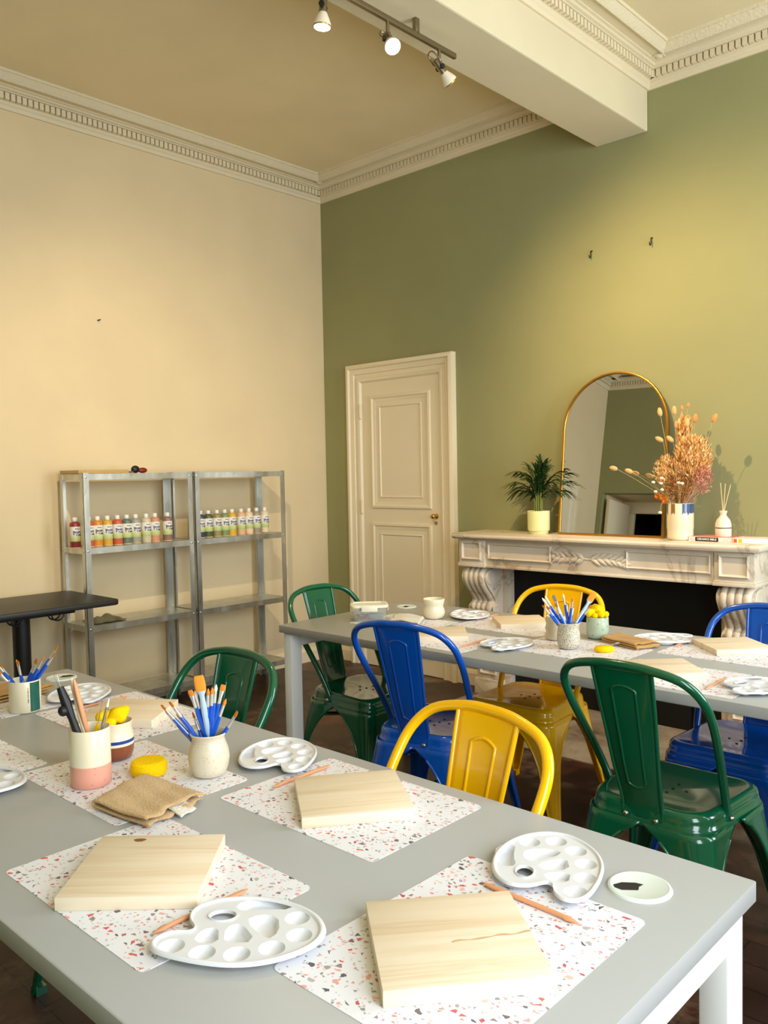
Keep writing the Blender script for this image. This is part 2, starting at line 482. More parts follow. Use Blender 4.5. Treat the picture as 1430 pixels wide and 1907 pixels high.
# cornices: a moulded profile swept round each ceiling bay, with dentils
PROF = [(0, 3.340), (.012, 3.340), (.016, 3.350), (.016, 3.358), (.026, 3.366), (.026, 3.376), (.030, 3.378), (.030, 3.414), (.060, 3.416), (.060, 3.421), (.074, 3.424), (.080, 3.431), (.092, 3.433), (.092, 3.440), (.150, 3.440)]
ORN = [(.148, 3.446), (.148, 3.428), (.158, 3.424), (.166, 3.430), (.176, 3.444), (.190, 3.458), (.196, 3.458), (.200, 3.471)]
def sweep(path, prof, closed=False):
    """path: interior on the left-hand side; offsets d go to the left with mitred corners"""
    n = len(path); loops = []
    for i in range(n):
        p = Vector(path[i])
        d0 = (p - Vector(path[i-1])).normalized() if i > 0 else None
        d1 = (Vector(path[i+1]) - p).normalized() if i < n-1 else None
        nn = [Vector((-d.y, d.x)) for d in (d0, d1) if d is not None]
        m = nn[0] if len(nn) == 1 else (nn[0]+nn[1]) / (1 + nn[0].dot(nn[1]))
        loops.append([(p.x + m.x*d, p.y + m.y*d, z) for d, z in prof])
    b = MB(); k = len(prof)
    b.loft(loops, False, False, closed=False)
    return b
def dentils(b, path):
    for p, q in zip(path, path[1:]):
        p, q = Vector(p), Vector(q); L = (q-p).length; d = (q-p)/L; nrm = Vector((-d.y, d.x))
        k = .045
        while k < L-.045:
            c = p + d*(k+.0115) + nrm*.042
            b.obox((c.x, c.y, 3.3955), (d.x*.0112, d.y*.0112, 0), (nrm.x*.014, nrm.y*.014, 0), (0, 0, .0175))
            k += .031
    return b
bayL = [(2.24, RY), (2.24, 0), (0, 0), (0, RY)]
bayR = [(RX, 0), (2.54, 0), (2.54, RY)]
for i, (p, nm) in enumerate(((bayL, 'over the shelves and door'), (bayR, 'beyond the beam'))):
    c = dentils(sweep(p, PROF), p)
    struct('trim_%d' % (3+2*i), c, M['plaster'], 'cream plaster cornice with dentils ' + nm, 'cornice', smooth=25, recalc=False)
    struct('trim_%d' % (4+2*i), sweep(p, ORN), M['ornate'], 'raised leafy plaster band bordering the ceiling ' + nm, 'cornice', smooth=25)
b = sweep([(RX, RY), (RX, 0)], PROF); 
struct('trim_7', sweep([(0, RY), (2.24, RY)], PROF), M['plaster'], 'plaster cornice above the wall seen in the mirror', 'cornice', smooth=25)
dd = dentils(MB(), [(0, RY), (2.24, RY)])
struct('trim_8', dd, M['plaster'], 'dentil band above the wall seen in the mirror', 'cornice', smooth=0)
# small rosette in each cornice corner
for i, (x, y, nm) in enumerate(((.118, -.118, 'over the shelves'), (2.658, -.118, 'beside the beam'))):
    b = MB().lathe([(0, -.010), (.012, -.008), (.02, 0), (.028, -.004), (.034, 0)], 20, (x, y, 3.438))
    struct('trim_%d' % (9+i), b, M['plaster'], 'small round plaster rosette in the cornice corner ' + nm, 'rosette')
# skirting boards
bp = [(0, 0), (.018, 0), (.018, .075), (.012, .09), (.006, .1), (0, .1)]
struct('baseboard_left', MB().prism(bp, RY, 0, axis='y'), M['door'], 'low cream skirting board under the shelves', 'skirting', smooth=0)
def base_green(x0, x1):
    return MB().prism([(-d, z) for d, z in bp], x0, x1, axis='x')
struct('baseboard_green', base_green(.018, .27), M['door'], 'short cream skirting board left of the door', 'skirting', smooth=0)
struct('baseboard_centre', base_green(1.234, 1.475), M['door'], 'short skirting board between door and fireplace', 'skirting', smooth=0)
struct('baseboard_right', base_green(3.21, RX), M['door'], 'skirting board right of the fireplace', 'skirting', smooth=0)
struct('trim_11', MB().box(1.48, 3.25, -.84, -.015, 0, .006), M['hearth'], 'worn stone hearth slab set into the floor', 'hearth', smooth=0)

# casing profile swept as a picture frame (left, top, right) on a wall y=0
def frame3(x0, x1, z1, prof, z0=0):
    """prof: (inset from outer edge, projection from the wall)"""
    loops = []
    for (x, sx, z, fz) in ((x0, 1, z0, 0), (x0, 1, z1, 1), (x1, -1, z1, 1), (x1, -1, z0, 0)):
        loops.append([(x + sx*a, -p, z - fz*a) for a, p in prof])
    return MB().loft(loops, True, True, closed=True)
def frame4(x0, x1, z0, z1, prof):
    loops = []
    for (x, sx, z, sz) in ((x0, 1, z0, 1), (x0, 1, z1, -1), (x1, -1, z1, -1), (x1, -1, z0, 1)):
        loops.append([(x + sx*a, -p, z + sz*a) for a, p in prof])
    loops.append(loops[0])
    return MB().loft(loops, False, False, closed=True)
dr = thing('door_1', 'cream panelled door with moulded casing in the green wall', 'door', (0, 0, 0), kind='structure')
CAS = [(0, 0), (0, .042), (.018, .05), (.028, .05), (.034, .036), (.066, .03), (.07, .022), (.096, .022), (.1, .03), (.118, .026), (.13, .012), (.13, 0)]
frame3(.268, 1.234, 2.13, CAS).build('casing', M['door'], dr, smooth=30)
b = MB().box(.398, 1.104, -.012, 0, .004, 2.0)
b.build('leaf', M['door'], dr, smooth=0)
PAN = [(0, .010), (.004, .024), (.018, .026), (.026, .018), (.04, .016), (.05, .010)]
for nm, za, zb in (('panel_moulding', 1.12, 1.905), ('panel_moulding', .12, 1.02)):
    pm = frame4(.485, 1.03, za, zb, PAN); pm.build(nm, M['door'], dr, smooth=30)
    f2 = frame4(.565, .95, za+.075, zb-.075, [(0, .012), (0, .017), (.006, .019), (.012, .012)])
    f2.build('panel_bead', M['door'], dr, smooth=30)
for z in (1.80, 1.13, .25):
    MB().tube([(.396, -.03, z-.045), (.396, -.03, z+.045)], .0085, 12).lathe([(0, -.054), (.006, -.05), (.0085, -.045)], 10, (.396, -.03, z)).lathe([(.0085, .045), (.006, .05), (0, .054)], 10, (.396, -.03, z)).build('hinge', M['door'], dr)
kb = MB().lathe([(0, .05), (.012, .047), (.017, .038), (.014, .028), (.007, .02), (.006, .008), (.018, .005), (.019, 0)], 20)
kb.xf(Matrix.Translation((1.065, -.012, 1.075)) @ Matrix.Rotation(R(90), 4, 'X')).build('knob', M['brass'], dr, smooth=50)
b = MB().lathe([(.012, 0), (.012, .004), (0, .005)], 14)
b.xf(Matrix.Translation((1.062, -.012, 1.03)) @ Matrix.Rotation(R(90), 4, 'X')).build('keyhole_cover', M['brass'], dr)
# doorway casing on the left wall, seen in the mirror
b = frame3(-4.22, -3.33, 2.12, CAS); b.xf(Matrix.Rotation(R(90), 4, 'Z'))
d2 = thing('door_2', 'white door on the cream wall seen in the mirror', 'door', kind='structure')
b.build('casing', M['door'], d2, smooth=30)
MB().box(.002, .012, -4.09, -3.46, .004, 1.99).build('leaf', M['door'], d2, smooth=0)

# nails and hooks in the walls
o = MB().tube([(-.006, -1.787, 2.285), (.03, -1.787, 2.285)], .004, 8).build('nail', M['nail'])
tag(o, 'dark nail alone in the cream wall', 'nail')
for i, (x, lab) in enumerate(((2.206, 'small hook in the green wall, lower in the photo, nearer the door'), (2.56, 'small hook in the green wall nearer the daylight'))):
    o = MB().tube(catmull([(x, 0, 2.575), (x, -.012, 2.57), (x, -.012, 2.545), (x, -.024, 2.535), (x, -.03, 2.55)], 4), .003, 8).lathe([(0, -.0), (.007, 0), (.007, .003), (0, .003)], 10, (x, -.001, 2.575)).build('wall_hook', M['nail'])
    tag(o, lab, 'hook', 'hooks in the green wall')

# ------------------------------------------------------------------ fireplace
fp = thing('fireplace', 'veined white marble fireplace with a long mantel shelf and black opening', 'fireplace', (0, 0, 0))
FX0, FX1 = 1.475, 3.19
# mantel shelf with a rounded moulded edge
ms = MB(); prof = [(-.02, .966), (.0, .966), (.008, .972), (.011, .982), (.008, .992), (0, 1.0)]
loops = []
for (o_, z) in [(-.035, .958), (-.03, .966), (-.008, .966), (0, .970), (.004, .980), (.004, .988), (0, .997), (-.006, 1.0)]:
    x0, x1, y0 = 1.452-o_, 3.222+o_, -.335-o_
    loops.append([(x0, 0, z), (x0, y0, z), (x1, y0, z), (x1, 0, z)])
ms.loft(loops, True, True); ms.build('mantel_shelf', M['marble'], fp, smooth=45)
b = MB().box(1.66, 3.005, -.285, -.02, .80, .966); b.box(1.66, 3.005, -.292, -.02, .80, .815)
b.build('frieze', M['marble'], fp, bevel=.003)
PF = [(0, .0), (0, .008), (.006, .012), (.012, .006), (.014, 0)]
def fr4y(x0, x1, z0, z1, y, prof):
    return frame4(x0, x1, z0, z1, prof).xf(Matrix.Translation((0, y, 0)))
for (a, c) in ((1.678, 2.105), (2.548, 2.985)):
    q = fr4y(a, c, .85, .945, -.285, PF).box(a+.012, c-.012, -.289, -.28, .862, .933)
    q.build('frieze_panel', M['marble'], fp, smooth=30)
for (a, c) in ((FX0, 1.66), (3.005, FX1)):
    q = MB().box(a, c, -.300, -.02, .815, .966); q.box(a-.006, c+.006, -.308, -.02, .80, .818); q.box(a-.003, c+.003, -.304, -.02, .818, .826)
    q.build('corner_block', M['marble'], fp, bevel=.003)
    fr4y(a+.022, c-.022, .842, .95, -.300, PF).build('corner_panel', M['marble'], fp, smooth=30)
# carved laurel sprig
lf = MB(); rnd = random.Random(5)
def leaf(b, p, ang, L, w):
    s = len(b.v); n = 8
    row = []
    for i in range(n+1):
        u = i/n; hw = w*math.sin(PI*min(1, u*1.02))**.8*(1-.25*u)
        row.append([(u*L, -hw, .0), (u*L, -hw*.55, .007), (u*L, 0, .0045+.004*math.sin(PI*u)), (u*L, hw*.55, .007), (u*L, hw, 0)])
    b.loft(row, False, False, closed=False)
    Mx = Matrix.Translation(p) @ Matrix.Rotation(ang, 4, 'Y') @ Matrix.Rotation(R(90), 4, 'X')
    b.xf(Mx, s)
for side in (1, -1):
    pts = catmull([(2.327+side*.0, -.286, .885), (2.327+side*.07, -.287, .893), (2.327+side*.14, -.287, .888), (2.327+side*.2, -.286, .872 if side > 0 else .905)], 6)
    lf.tube(pts, .0045, 6)
    for i in range(2, len(pts)-1, 3):
        p = pts[i]
        for s2 in (1, -1):
            a = (R(30)*s2) + (0 if side > 0 else PI)
            leaf(lf, (p.x, -.2865, p.z), -a, .056+.008*rnd.random(), .0165)
    leaf(lf, tuple(pts[-1]), 0 if side > 0 else PI, .05, .012)
lf.build('carved_sprig', M['marble'], fp, smooth=60)
# scrolled consoles
SP = [(-.13, .785), (-.20, .786), (-.255, .775), (-.277, .745), (-.272, .710), (-.245, .670), (-.208, .632), (-.183, .598), (-.180, .580), (-.192, .568), (-.206, .556), (-.200, .536), (-.180, .528), (-.15, .530)]
for (a, c) in ((FX0+.005, 1.655), (3.01, FX1-.005)):
    b = MB(); w = c-a-.03
    for k in range(4):
        x = a+.015 + w*(k+.5)/4
        b.tube(catmull([(x, y, z) for y, z in SP], 5), .0205, 10)
        b.ellip((x, -.203, .547), .0195, .026, .026, 12, 8)
    body = catmull([(y+.012, z) + (0,) for y, z in SP], 4)
    poly = [(p.x, p.y) for p in body] + [(-.09, .512), (-.09, .80)]
    b.prism(poly, a+.02, c-.02, axis='x')
    cons = b.build('console', M['marble'], fp, smooth=50)
    for x0, x1 in ((a, a+.014), (c-.014, c)):
        q = MB(); 
        p2 = [(p.x-.004, p.y) for p in catmull([(y, z, 0) for y, z in SP], 4)] + [(-.09, .512), (-.09, .80)]
        q.prism(p2, x0, x1, axis='x')
        xs = x0 if x0 == a else x1
        for (cy, cz, rr) in ((-.232, .738, .036), (-.183, .538, .022)):
            sp = [(xs, cy + rr*(1-i/40)*math.cos(i*.42), cz + rr*(1-i/40)*math.sin(i*.42)) for i in range(36)]
            q.tube(sp, .0060, 6)
            s_ = len(q.v); q.lathe([(rr+.010, -.001), (rr+.010, .004), (rr+.004, .0075), (rr-.004, .005), (0, .005)], 24)
            sg = -1 if x0 == a else 1
            q.xf(Matrix.Translation((xs, cy, cz)) @ Matrix.Rotation(R(90*sg), 4, 'Y'), s_)
        q.build('volute', M['marble'], cons, smooth=50)
for (a, c, i0, i1) in ((FX0+.005, 1.66, 1.655, 1.70), (3.005, FX1-.005, 2.965, 3.01)):
    q = MB().box(a+.006, c-.006, -.15, -.02, .09, .80).box(a-.004, c+.004, -.168, -.02, 0, .10)
    q.box(i0, i1, -.11, -.02, 0, .80)
    q.build('jamb', M['marble'], fp, bevel=.003)
    fr4y(a+.03, c-.03, .13, .50, -.15, PF).build('jamb_panel', M['marble'], fp, smooth=30)
q = MB().box(1.70, 2.965, -.055, -.02, .0, .80)
q.build('fire_board', M['black_board_and_shade'], fp, smooth=0)
q = MB().box(2.30, 2.80, -.085, -.05, .0, .46).box(2.285, 2.815, -.095, -.05, .45, .468)
q.build('fire_hatch', M['black_board_and_shade'], fp, bevel=.003)

# ------------------------------------------------------------------ steel shelving
BOLT = {}
def shelf_unit(name, y0, y1, label, rz=0):
    t_ = thing(name, label, 'shelf', (.195, (y0+y1)/2, 0), 0, 'galvanised steel shelving units')
    w = y1-y0; hx = .135; hy = w/2
    for sx in (-1, 1):
        for sy in (-1, 1):
            b = MB(); L = .034; th = .0022
            x, y = sx*hx, sy*hy
            b.box(min(x, x-sx*L), max(x, x-sx*L), min(y, y-sy*th), max(y, y-sy*th), 0, 1.395)
            b.box(min(x, x-sx*th), max(x, x-sx*th), min(y, y-sy*L), max(y, y-sy*L), 0, 1.395)
            p = b.build('post', M['galv'], t_, smooth=0)
            for z in (1.372, .972, .546, .13):
                for lo, ro in (((x, y-sy*.017, z), (0, R(90*sx), 0)), ((x-sx*.017, y, z), (R(-90*sy), 0, 0))):
                    if 'proto' not in BOLT: BOLT['proto'] = MB().lathe([(.0065, 0), (.006, .002), (0, .004)], 10).build('bolt', M['bolt_steel'], p); o = BOLT['proto']
                    else: o = BOLT['proto'].copy(); COL.objects.link(o); o.parent = p
                    o.location = lo; o.rotation_euler = ro
    for z in (1.390, .988, .562, .148):
        b = MB(); x, y = hx-.003, hy-.003
        b.box(-x, x, -y, y, z-.003, z)
        for sx in (-1, 1): b.box(sx*x-.001, sx*x+.001, -y, y, z-.032, z)
        for sy in (-1, 1): b.box(-x, x, sy*y-.001, sy*y+.001, z-.032, z)
        for sx in (-1, 1): b.box(min(sx*x, sx*(x-.014)), max(sx*x, sx*(x-.014)), -y, y, z-.033, z-.031)
        b.build('shelf_board', M['galv'], t_, smooth=0)
    return t_
shelf_unit('shelving_unit', -2.083, -1.392, 'galvanised steel shelf unit behind the black table')
shelf_unit('shelving_unit', -1.378, -.683, 'galvanised steel shelf unit nearer the room corner')

# ------------------------------------------------------------------ tables
def grommet(parent, x, y, z, rz):
    b = MB().lathe([(0, .0035), (.040, .0035), (.0425, .0045), (.046, .003), (.0475, 0)], 40)
    o = b.build('cable_grommet', M['grommet'], parent, loc=(x, y, z)); o.rotation_euler = (0, 0, R(rz))
    o['label'] = 'pale round plastic cable cover with a dark slot'
    s = MB().prism([(-.038, -.004), (-.030, -.012), (-.006, -.014), (-.002, -.004), (.006, .002), (-.004, .008), (-.024, .010), (-.038, .004)], .0038, .0042)
    s.build('slot', M['hole_dark'], o, smooth=0)
def work_table(x0, x1, y0, y1, label, groms):
    t_ = thing('work_table', label, 'table', ((x0+x1)/2, (y0+y1)/2, 0), 0, 'long grey work tables')
    hx, hy = (x1-x0)/2, (y1-y0)/2
    MB().prism(rrect(2*hx, 2*hy, .004, 2), .705, .735).build('tabletop', M['table_grey'], t_, bevel=.0012, smooth=40)
    for sx in (-1, 1):
        X = sx*(hx-.037)
        for sy in (-1, 1):
            Y = sy*(hy-.045)
            MB().box(X-.022, X+.022, Y-.03, Y+.03, 0, .70).build('leg', M['table_white'], t_, bevel=.003)
        MB().box(X-.022, X+.022, -hy+.076, hy-.076, .645, .70).build('end_rail', M['table_white'], t_, bevel=.003)
    for sy in (-1, 1):
        MB().box(-hx+.06, hx-.06, sy*(hy-.16)-.015, sy*(hy-.16)+.015, .66, .704).build('long_rail', M['table_white'], t_, bevel=.003)
    for (gx, gy, a) in groms: grommet(t_, gx-(x0+x1)/2, gy-(y0+y1)/2, .735, a)
    return t_
work_table(1.925, 4.135, -3.787, -2.975, 'grey topped work table in the foreground with white legs', [(4.012, -3.109, 43), (1.93+.105, -3.05, 250)])
work_table(1.862, 4.05, -2.022, -1.205, 'grey topped work table farther away, in front of the fireplace', [(1.975, -1.342, 120)])

bt = thing('cafe_table', 'small square black table on one pedestal beside the shelves', 'table', (.42, -2.48, 0))
MB().prism(rrect(.56, .78, .035, 6), .722, .75).build('tabletop', M['table_black'], bt, bevel=.006, seg=3, smooth=50)
MB().tube([(0, 0, .03), (0, 0, .70)], .042, 24).build('pedestal', M['black_metal'], bt)
MB().box(-.19, .19, -.19, .19, .698, .722).build('mounting_plate', M['black_metal'], bt, bevel=.003)
MB().prism(rrect(.44, .44, .03, 5), 0, .014).lathe([(.07, .014), (.05, .03), (.042, .05)], 24).build('base', M['black_metal'], bt, smooth=40)
for y in (-.10, .10):
    b = MB()
    for x in (-.02, .02):
        b.tube([(.17+x, y+.03*math.cos(a), .70+.028*-math.sin(a)) for a in [PI*i/10 for i in range(11)]], .004, 8)
    b.build('bag_hook', M['black_metal'], bt)
# ------------------------------------------------------------------ metal cafe chairs (local: front at -y, back at +y)
def chair_outline(scale=1.0, grow=0.0, n=6):
    """seat outline, narrower at the back, corners rounded"""
    out = []
    hw_f, hw_b, hy = .180*scale+grow, .166*scale+grow, .180*scale+grow
    for (sx, sy, a0, r) in ((1, 1, 0, .075), (-1, 1, 90, .075), (-1, -1, 180, .05), (1, -1, 270, .05)):
        r = r*scale + grow*.6; hw = hw_b if sy > 0 else hw_f
        for k in range(n+1):
            a = R(a0+90*k/n)
            out.append((sx*(hw-r)+r*math.cos(a), sy*(hy-r)+r*math.sin(a)))
    return out
def leg_mesh(sx, sy):
    b = MB()
    hw = .180 if sy < 0 else .166; hy = .180
    rows = 20; na = 8; r0 = .05 if sy < 0 else .075
    loops = []
    for j in range(rows+1):
        z = .398*(1-j/rows) + .006*(j/rows)
        t = 1 - z/.398
        grow = .016 + .050*t*(.8+.2*t)
        growy = .014 + (.050 if sy > 0 else .036)*t
        cx, cy = sx*(hw+grow), sy*(hy+growy)
        zt, zc = .382, .215
        if z >= zt: ax = 1.0
        elif z > zc: ax = 1-math.sqrt(max(0, 1-((z-zc)/(zt-zc))**2))
        else: ax = 0
        amin = .021 + .062*(z/.4)
        ay = ax
        Lx = amin + (hw+grow-amin)*ax; Ly = amin + (hy+growy-amin)*ay
        r = min(r0*.9*(z/.4)+.012, amin*.8)
        row = []
        for k in range(na): row.append((cx-sx*(Lx+(r-Lx)*k/na), cy, z))
        for k in range(na+1):
            a = R(90*k/na)
            row.append((cx-sx*(r-r*math.sin(a)), cy-sy*(r-r*math.cos(a)), z))
        for k in range(1, na+1): row.append((cx, cy-sy*(r+(Ly-r)*k/na), z))
        loops.append(row)
    b.loft(loops, False, False, closed=False)
    m = 3*na
    sel = [L for L in loops if L[0][2] < .374]
    e0 = [L[0] for L in sel]; e1 = [L[-1] for L in sel]
    b.tube(e0, .0042, 6); b.tube(e1, .0042, 6)
    # foot tip
    f = loops[-1]; cxm = f[m//2][0]-sx*.014; cym = f[m//2][1]-sy*.014
    b.prism([(cxm-.014, cym-.014), (cxm+.014, cym-.014), (cxm+.014, cym+.014), (cxm-.014, cym+.014)], 0, .02)
    return b
ARCH = [(-.174, .048, .405), (-.175, .052, .44), (-.186, .105, .54), (-.200, .170, .645), (-.206, .222, .725), (-.196, .262, .785), (-.155, .291, .828), (-.075, .307, .848), (0, .311, .852)]
def make_chair(name, label, paint, x, y, rz, group=None):
    c = thing(name, label, 'chair', (x, y, 0), rz, group)
    P_ = M[paint]
    # seat pan: dished top and a flared skirt
    b = MB()
    L = []
    for s, z in ((.05, .4345), (.45, .4355), (.75, .440), (.9, .4445), (.96, .4455), (.985, .4448), (1.0, .4425)):
        L.append([(px, py, z) for px, py in chair_outline(s)])
    for g, z in ((.0045, .4385), (.0075, .432), (.009, .424), (.0105, .408), (.0135, .4055), (.0145, .402), (.0165, .390)):
        L.append([(px, py, z) for px, py in chair_outline(1, g)])
    b.loft(L, True, False)
    for (hx, hy) in ((0, 0), (.04, 0), (-.04, 0), (0, .04), (0, -.04)):
        b.lathe([(0, .0015), (.0045, .0015), (.0045, 0)], 8, (hx, hy, .4352), mat=1)
    b.build('seat', [P_, M['hole_dark']], c, smooth=50)
    for sx in (-1, 1):
        for sy in (-1, 1):
            leg_mesh(sx, sy).build('leg', P_, c, smooth=60, solid=.003)
    b = MB()
    b.tube([(-.16, -.17, .335), (.16, .17, .335)], .008, 8).tube([(-.16, .17, .327), (.16, -.17, .327)], .008, 8)
    b.build('cross_brace', P_, c)
    full = ARCH + [(-p[0], p[1], p[2]) for p in ARCH[-2::-1]]
    MB().tube(catmull(full, 5), .0118, 12).build('back_hoop', P_, c, smooth=80)
    # splat with rolled edges and a pressed panel
    sp = [(.085, .3085, .842), (.083, .296, .80), (.078, .275, .725), (.072, .252, .645), (.066, .231, .565), (.061, .212, .505), (.058, .197, .46), (.0575, .1915, .435), (.058, .1925, .405)]
    cen = catmull(sp, 4)
    def S_(u, v):
        i = min(int(v*(len(cen)-1)), len(cen)-2); f = v*(len(cen)-1)-i
        p = cen[i].lerp(cen[i+1], f)
        return (u*p.x, p.y + .010*(u*u-1)*-1*(.3+.7*(1-abs(2*v-1))) - .006, p.z)
    b = MB().grid(lambda i, j: S_(2*i-1, j), 10, len(cen)-1)
    for u in (-1, 1): b.tube([S_(u, k/30) for k in range(31)], .0045, 7)
    ridge = []
    def rp(u, v): ridge.append(S_(u, v))
    for k in range(16): rp(-.42, .62-.46*k/15)
    for k in range(1, 6): rp(-.42+.84*k/6*1.0, .16-.022*math.sin(PI*k/6))
    for k in range(16): rp(.42, .16+.46*k/15)
    for k in range(1, 6): rp(.42-.84*k/6, .62+.022*math.sin(PI*k/6))
    b.tube(ridge, .0034, 7, closed=True)
    b.build('splat', P_, c, smooth=60, solid=.0025)
    for (px, py, pz, ax) in ((-.044, .196, .412, 'y'), (.044, .196, .412, 'y'), (-.187, .048, .414, 'x-'), (.187, .048, .414, 'x+')):
        q = MB().lathe([(0, .007), (.004, .0065), (.0065, .004), (.0075, 0)], 12)
        rot = {'y': Matrix.Rotation(R(-90), 4, 'X'), 'x+': Matrix.Rotation(R(90), 4, 'Y'), 'x-': Matrix.Rotation(R(-90), 4, 'Y')}[ax]
        q.xf(Matrix.Translation((px, py, pz)) @ rot).build('bolt', M['bolt_steel'], c, smooth=60)
    return c
G = 'painted metal chairs round the work tables'
make_chair('metal_chair', 'green metal chair at the end of the far table, beside the shelves', 'green_paint', 2.055, -1.70, 90, G)
make_chair('metal_chair', 'blue metal chair seen from behind, tucked under the far table', 'blue_paint', 2.615, -1.885, 191, G)
make_chair('metal_chair', 'yellow metal chair pushed under the foreground table, board in front of it', 'yellow_paint', 3.490, -3.125, -7, G)
make_chair('metal_chair', 'yellow metal chair standing before the black fireplace opening', 'yellow_paint', 2.675, -1.375, 3, G)
make_chair('metal_chair', 'green metal chair seen from behind beside the near table corner', 'green_paint', 3.545, -1.955, 179, G)
make_chair('metal_chair', 'blue metal chair by the fireplace, cut by the picture edge', 'blue_paint', 3.535, -1.40, 0, G)
make_chair('metal_chair', 'green metal chair pushed under the foreground table, in front of the shelves', 'green_paint', 2.63, -3.10, 2, G)
# ------------------------------------------------------------------ things on the tables
TZ = .735
RIGHT = Vector((.729, .684, 0)); DEEP = Vector((-.684, .729, 0))
def placemat(x0, x1, y0, y1, label, group, rz=0):
    o = MB().prism(rrect(x1-x0, y1-y0, .012, 5), 0, .0009).build('placemat', M['terrazzo'], smooth=0, loc=((x0+x1)/2, (y0+y1)/2, TZ))
    o.rotation_euler = (0, 0, R(rz))
    return tag(o, label, 'placemat', group)
GN, GF = 'terrazzo placemats on the foreground table', 'terrazzo placemats on the far table'
placemat(3.756, 4.064, -3.605, -3.19, 'terrazzo patterned white placemat under the largest board, at the table end', GN)
placemat(3.237, 3.654, -3.313, -3.014, 'terrazzo placemat under the board before the yellow pushed-in chair', GN)
placemat(3.229, 3.643, -3.722, -3.431, 'terrazzo placemat under the board with a brown knot', GN)
placemat(2.802, 3.205, -3.514, -3.212, 'terrazzo placemat carrying the pink cup, round yellow sponge and brush pot', GN)
placemat(2.37, 2.787, -3.287, -2.987, 'terrazzo placemat under the board behind the pink cup', GN)
placemat(2.37, 2.785, -3.735, -3.44, 'terrazzo placemat cut by the picture edge, beside the half seen palette', GN)
placemat(1.945, 2.345, -3.48, -3.185, 'terrazzo placemat under the cream and green mug', GN)
placemat(2.06, 2.43, -1.805, -1.52, 'terrazzo placemat under the white cloth and cream pot', GF)
placemat(2.44, 2.855, -1.59, -1.29, 'terrazzo placemat under the board before the fireplace jamb', GF)
placemat(2.385, 2.80, -1.985, -1.68, 'terrazzo placemat under the board seen through the blue chair', GF)
placemat(2.87, 3.288, -1.83, -1.53, 'terrazzo placemat under the speckled pots and oval sponge', GF)
placemat(3.312, 3.727, -1.99, -1.69, 'terrazzo placemat under the board seen over the green chair hoop', GF)
placemat(3.312, 3.73, -1.57, -1.27, 'terrazzo placemat under the board beside the blue chair at the fireplace', GF)

def board(x, y, rz, label, group, mi, s=.203, th=.02, knot=None, streak=False):
    z = TZ+.0009
    b = MB().box(-s/2, s/2, -s/2, s/2, 0, th)
    o = b.build('wooden_board', M['pine%d' % mi], smooth=40, bevel=.0012, loc=(x, y, z))
    o.rotation_euler = (0, 0, R(rz))
    tag(o, label, 'board', group)
    if knot:
        MB().prism([(knot[0]+.010*math.cos(a)*(1+.15*math.sin(3*a)), knot[1]+.006*math.sin(a)) for a in [2*PI*i/18 for i in range(18)]], th-.001, th+.0003).build('wood_knot', M['knot'], o, smooth=0)
    if streak:
        pts = [(-s/2+.1+(s-.1)*i/20, -.016+.0012*math.sin(i*.7)+.010*(i/20)) for i in range(21)]
        up = [(p[0], p[1]+.0022+.0014*math.sin(i*1.1)) for i, p in enumerate(pts)]; dn = [(p[0], p[1]-.0012) for p in pts]
        MB().prism(up+dn[::-1], th-.001, th+.00025).build('resin_streak', M['streak'], o, smooth=0)
    return o
GB, GB2 = 'pine boards on the foreground table', 'pine boards on the far table'
board(3.907, -3.424, 50, 'largest pale pine board, with a brown resin streak, at the table end', GB, 0, .208, .021, streak=True)
board(3.452, -3.160, 53, 'pale pine board in front of the yellow pushed-in chair', GB, 1, .205)
board(3.417, -3.578, 43, 'pale pine board with one brown knot near its far edge', GB, 2, .208, knot=(-.035, .085))
board(2.596, -3.137, 38, 'pale pine board lying behind the pink cup', GB, 3, .20)
board(2.530, -3.585, 43, 'pine board of which only a corner enters the picture', GB, 1, .20)
board(2.655, -1.405, 46, 'pine board in front of the yellow chair at the fireplace', GB2, 2, .20)
board(2.560, -1.806, 42, 'pine board framed by the hoop of the blue chair', GB2, 3, .20)
board(3.455, -1.825, 45, 'pine board just behind the hoop of the standing green chair', GB2, 0, .20)
board(3.49, -1.360, 46, 'pine board beside the blue chair at the fireplace', GB2, 1, .20)

# paint palettes
def chaik(P, n=2):
    P = [Vector(p) for p in P]
    for _ in range(n):
        Q = []
        for i in range(len(P)):
            a, b = P[i], P[(i+1) % len(P)]
            Q += [a*.75+b*.25, a*.25+b*.75]
        P = Q
    return P
OUT = [(4, 103), (18, 97), (26, 81), (23, 63), (17, 50), (24, 40), (50, 46), (74, 38), (87, 18), (89, -10), (79, -44), (58, -79), (27, -107), (-8, -123), (-43, -124), (-68, -112), (-84, -90), (-93, -57), (-93, -22), (-83, 13), (-62, 47), (-36, 78), (-14, 98)]
HOLE = [(42+14.5*math.cos(a)*.95+20*math.sin(a)*.35, 20*math.sin(a)*.94-14.5*math.cos(a)*.3) for a in [2*PI*i/24 for i in range(24)]]
WELLS = [(-7, 76), (-38, 41), (-59, 0), (-63, -45), (-47, -86), (-4, -95)]
TRAPS = [[(-8, 50), (18, 34), (17, 10), (-26, 18)], [(-28, 12), (12, 2), (15, -21), (-40, -30)], [(18, -26), (27, -48), (12, -72), (-28, -64), (-43, -42)], [(66, -22), (74, -52), (52, -98), (20, -96), (40, -52), (46, -24)]]
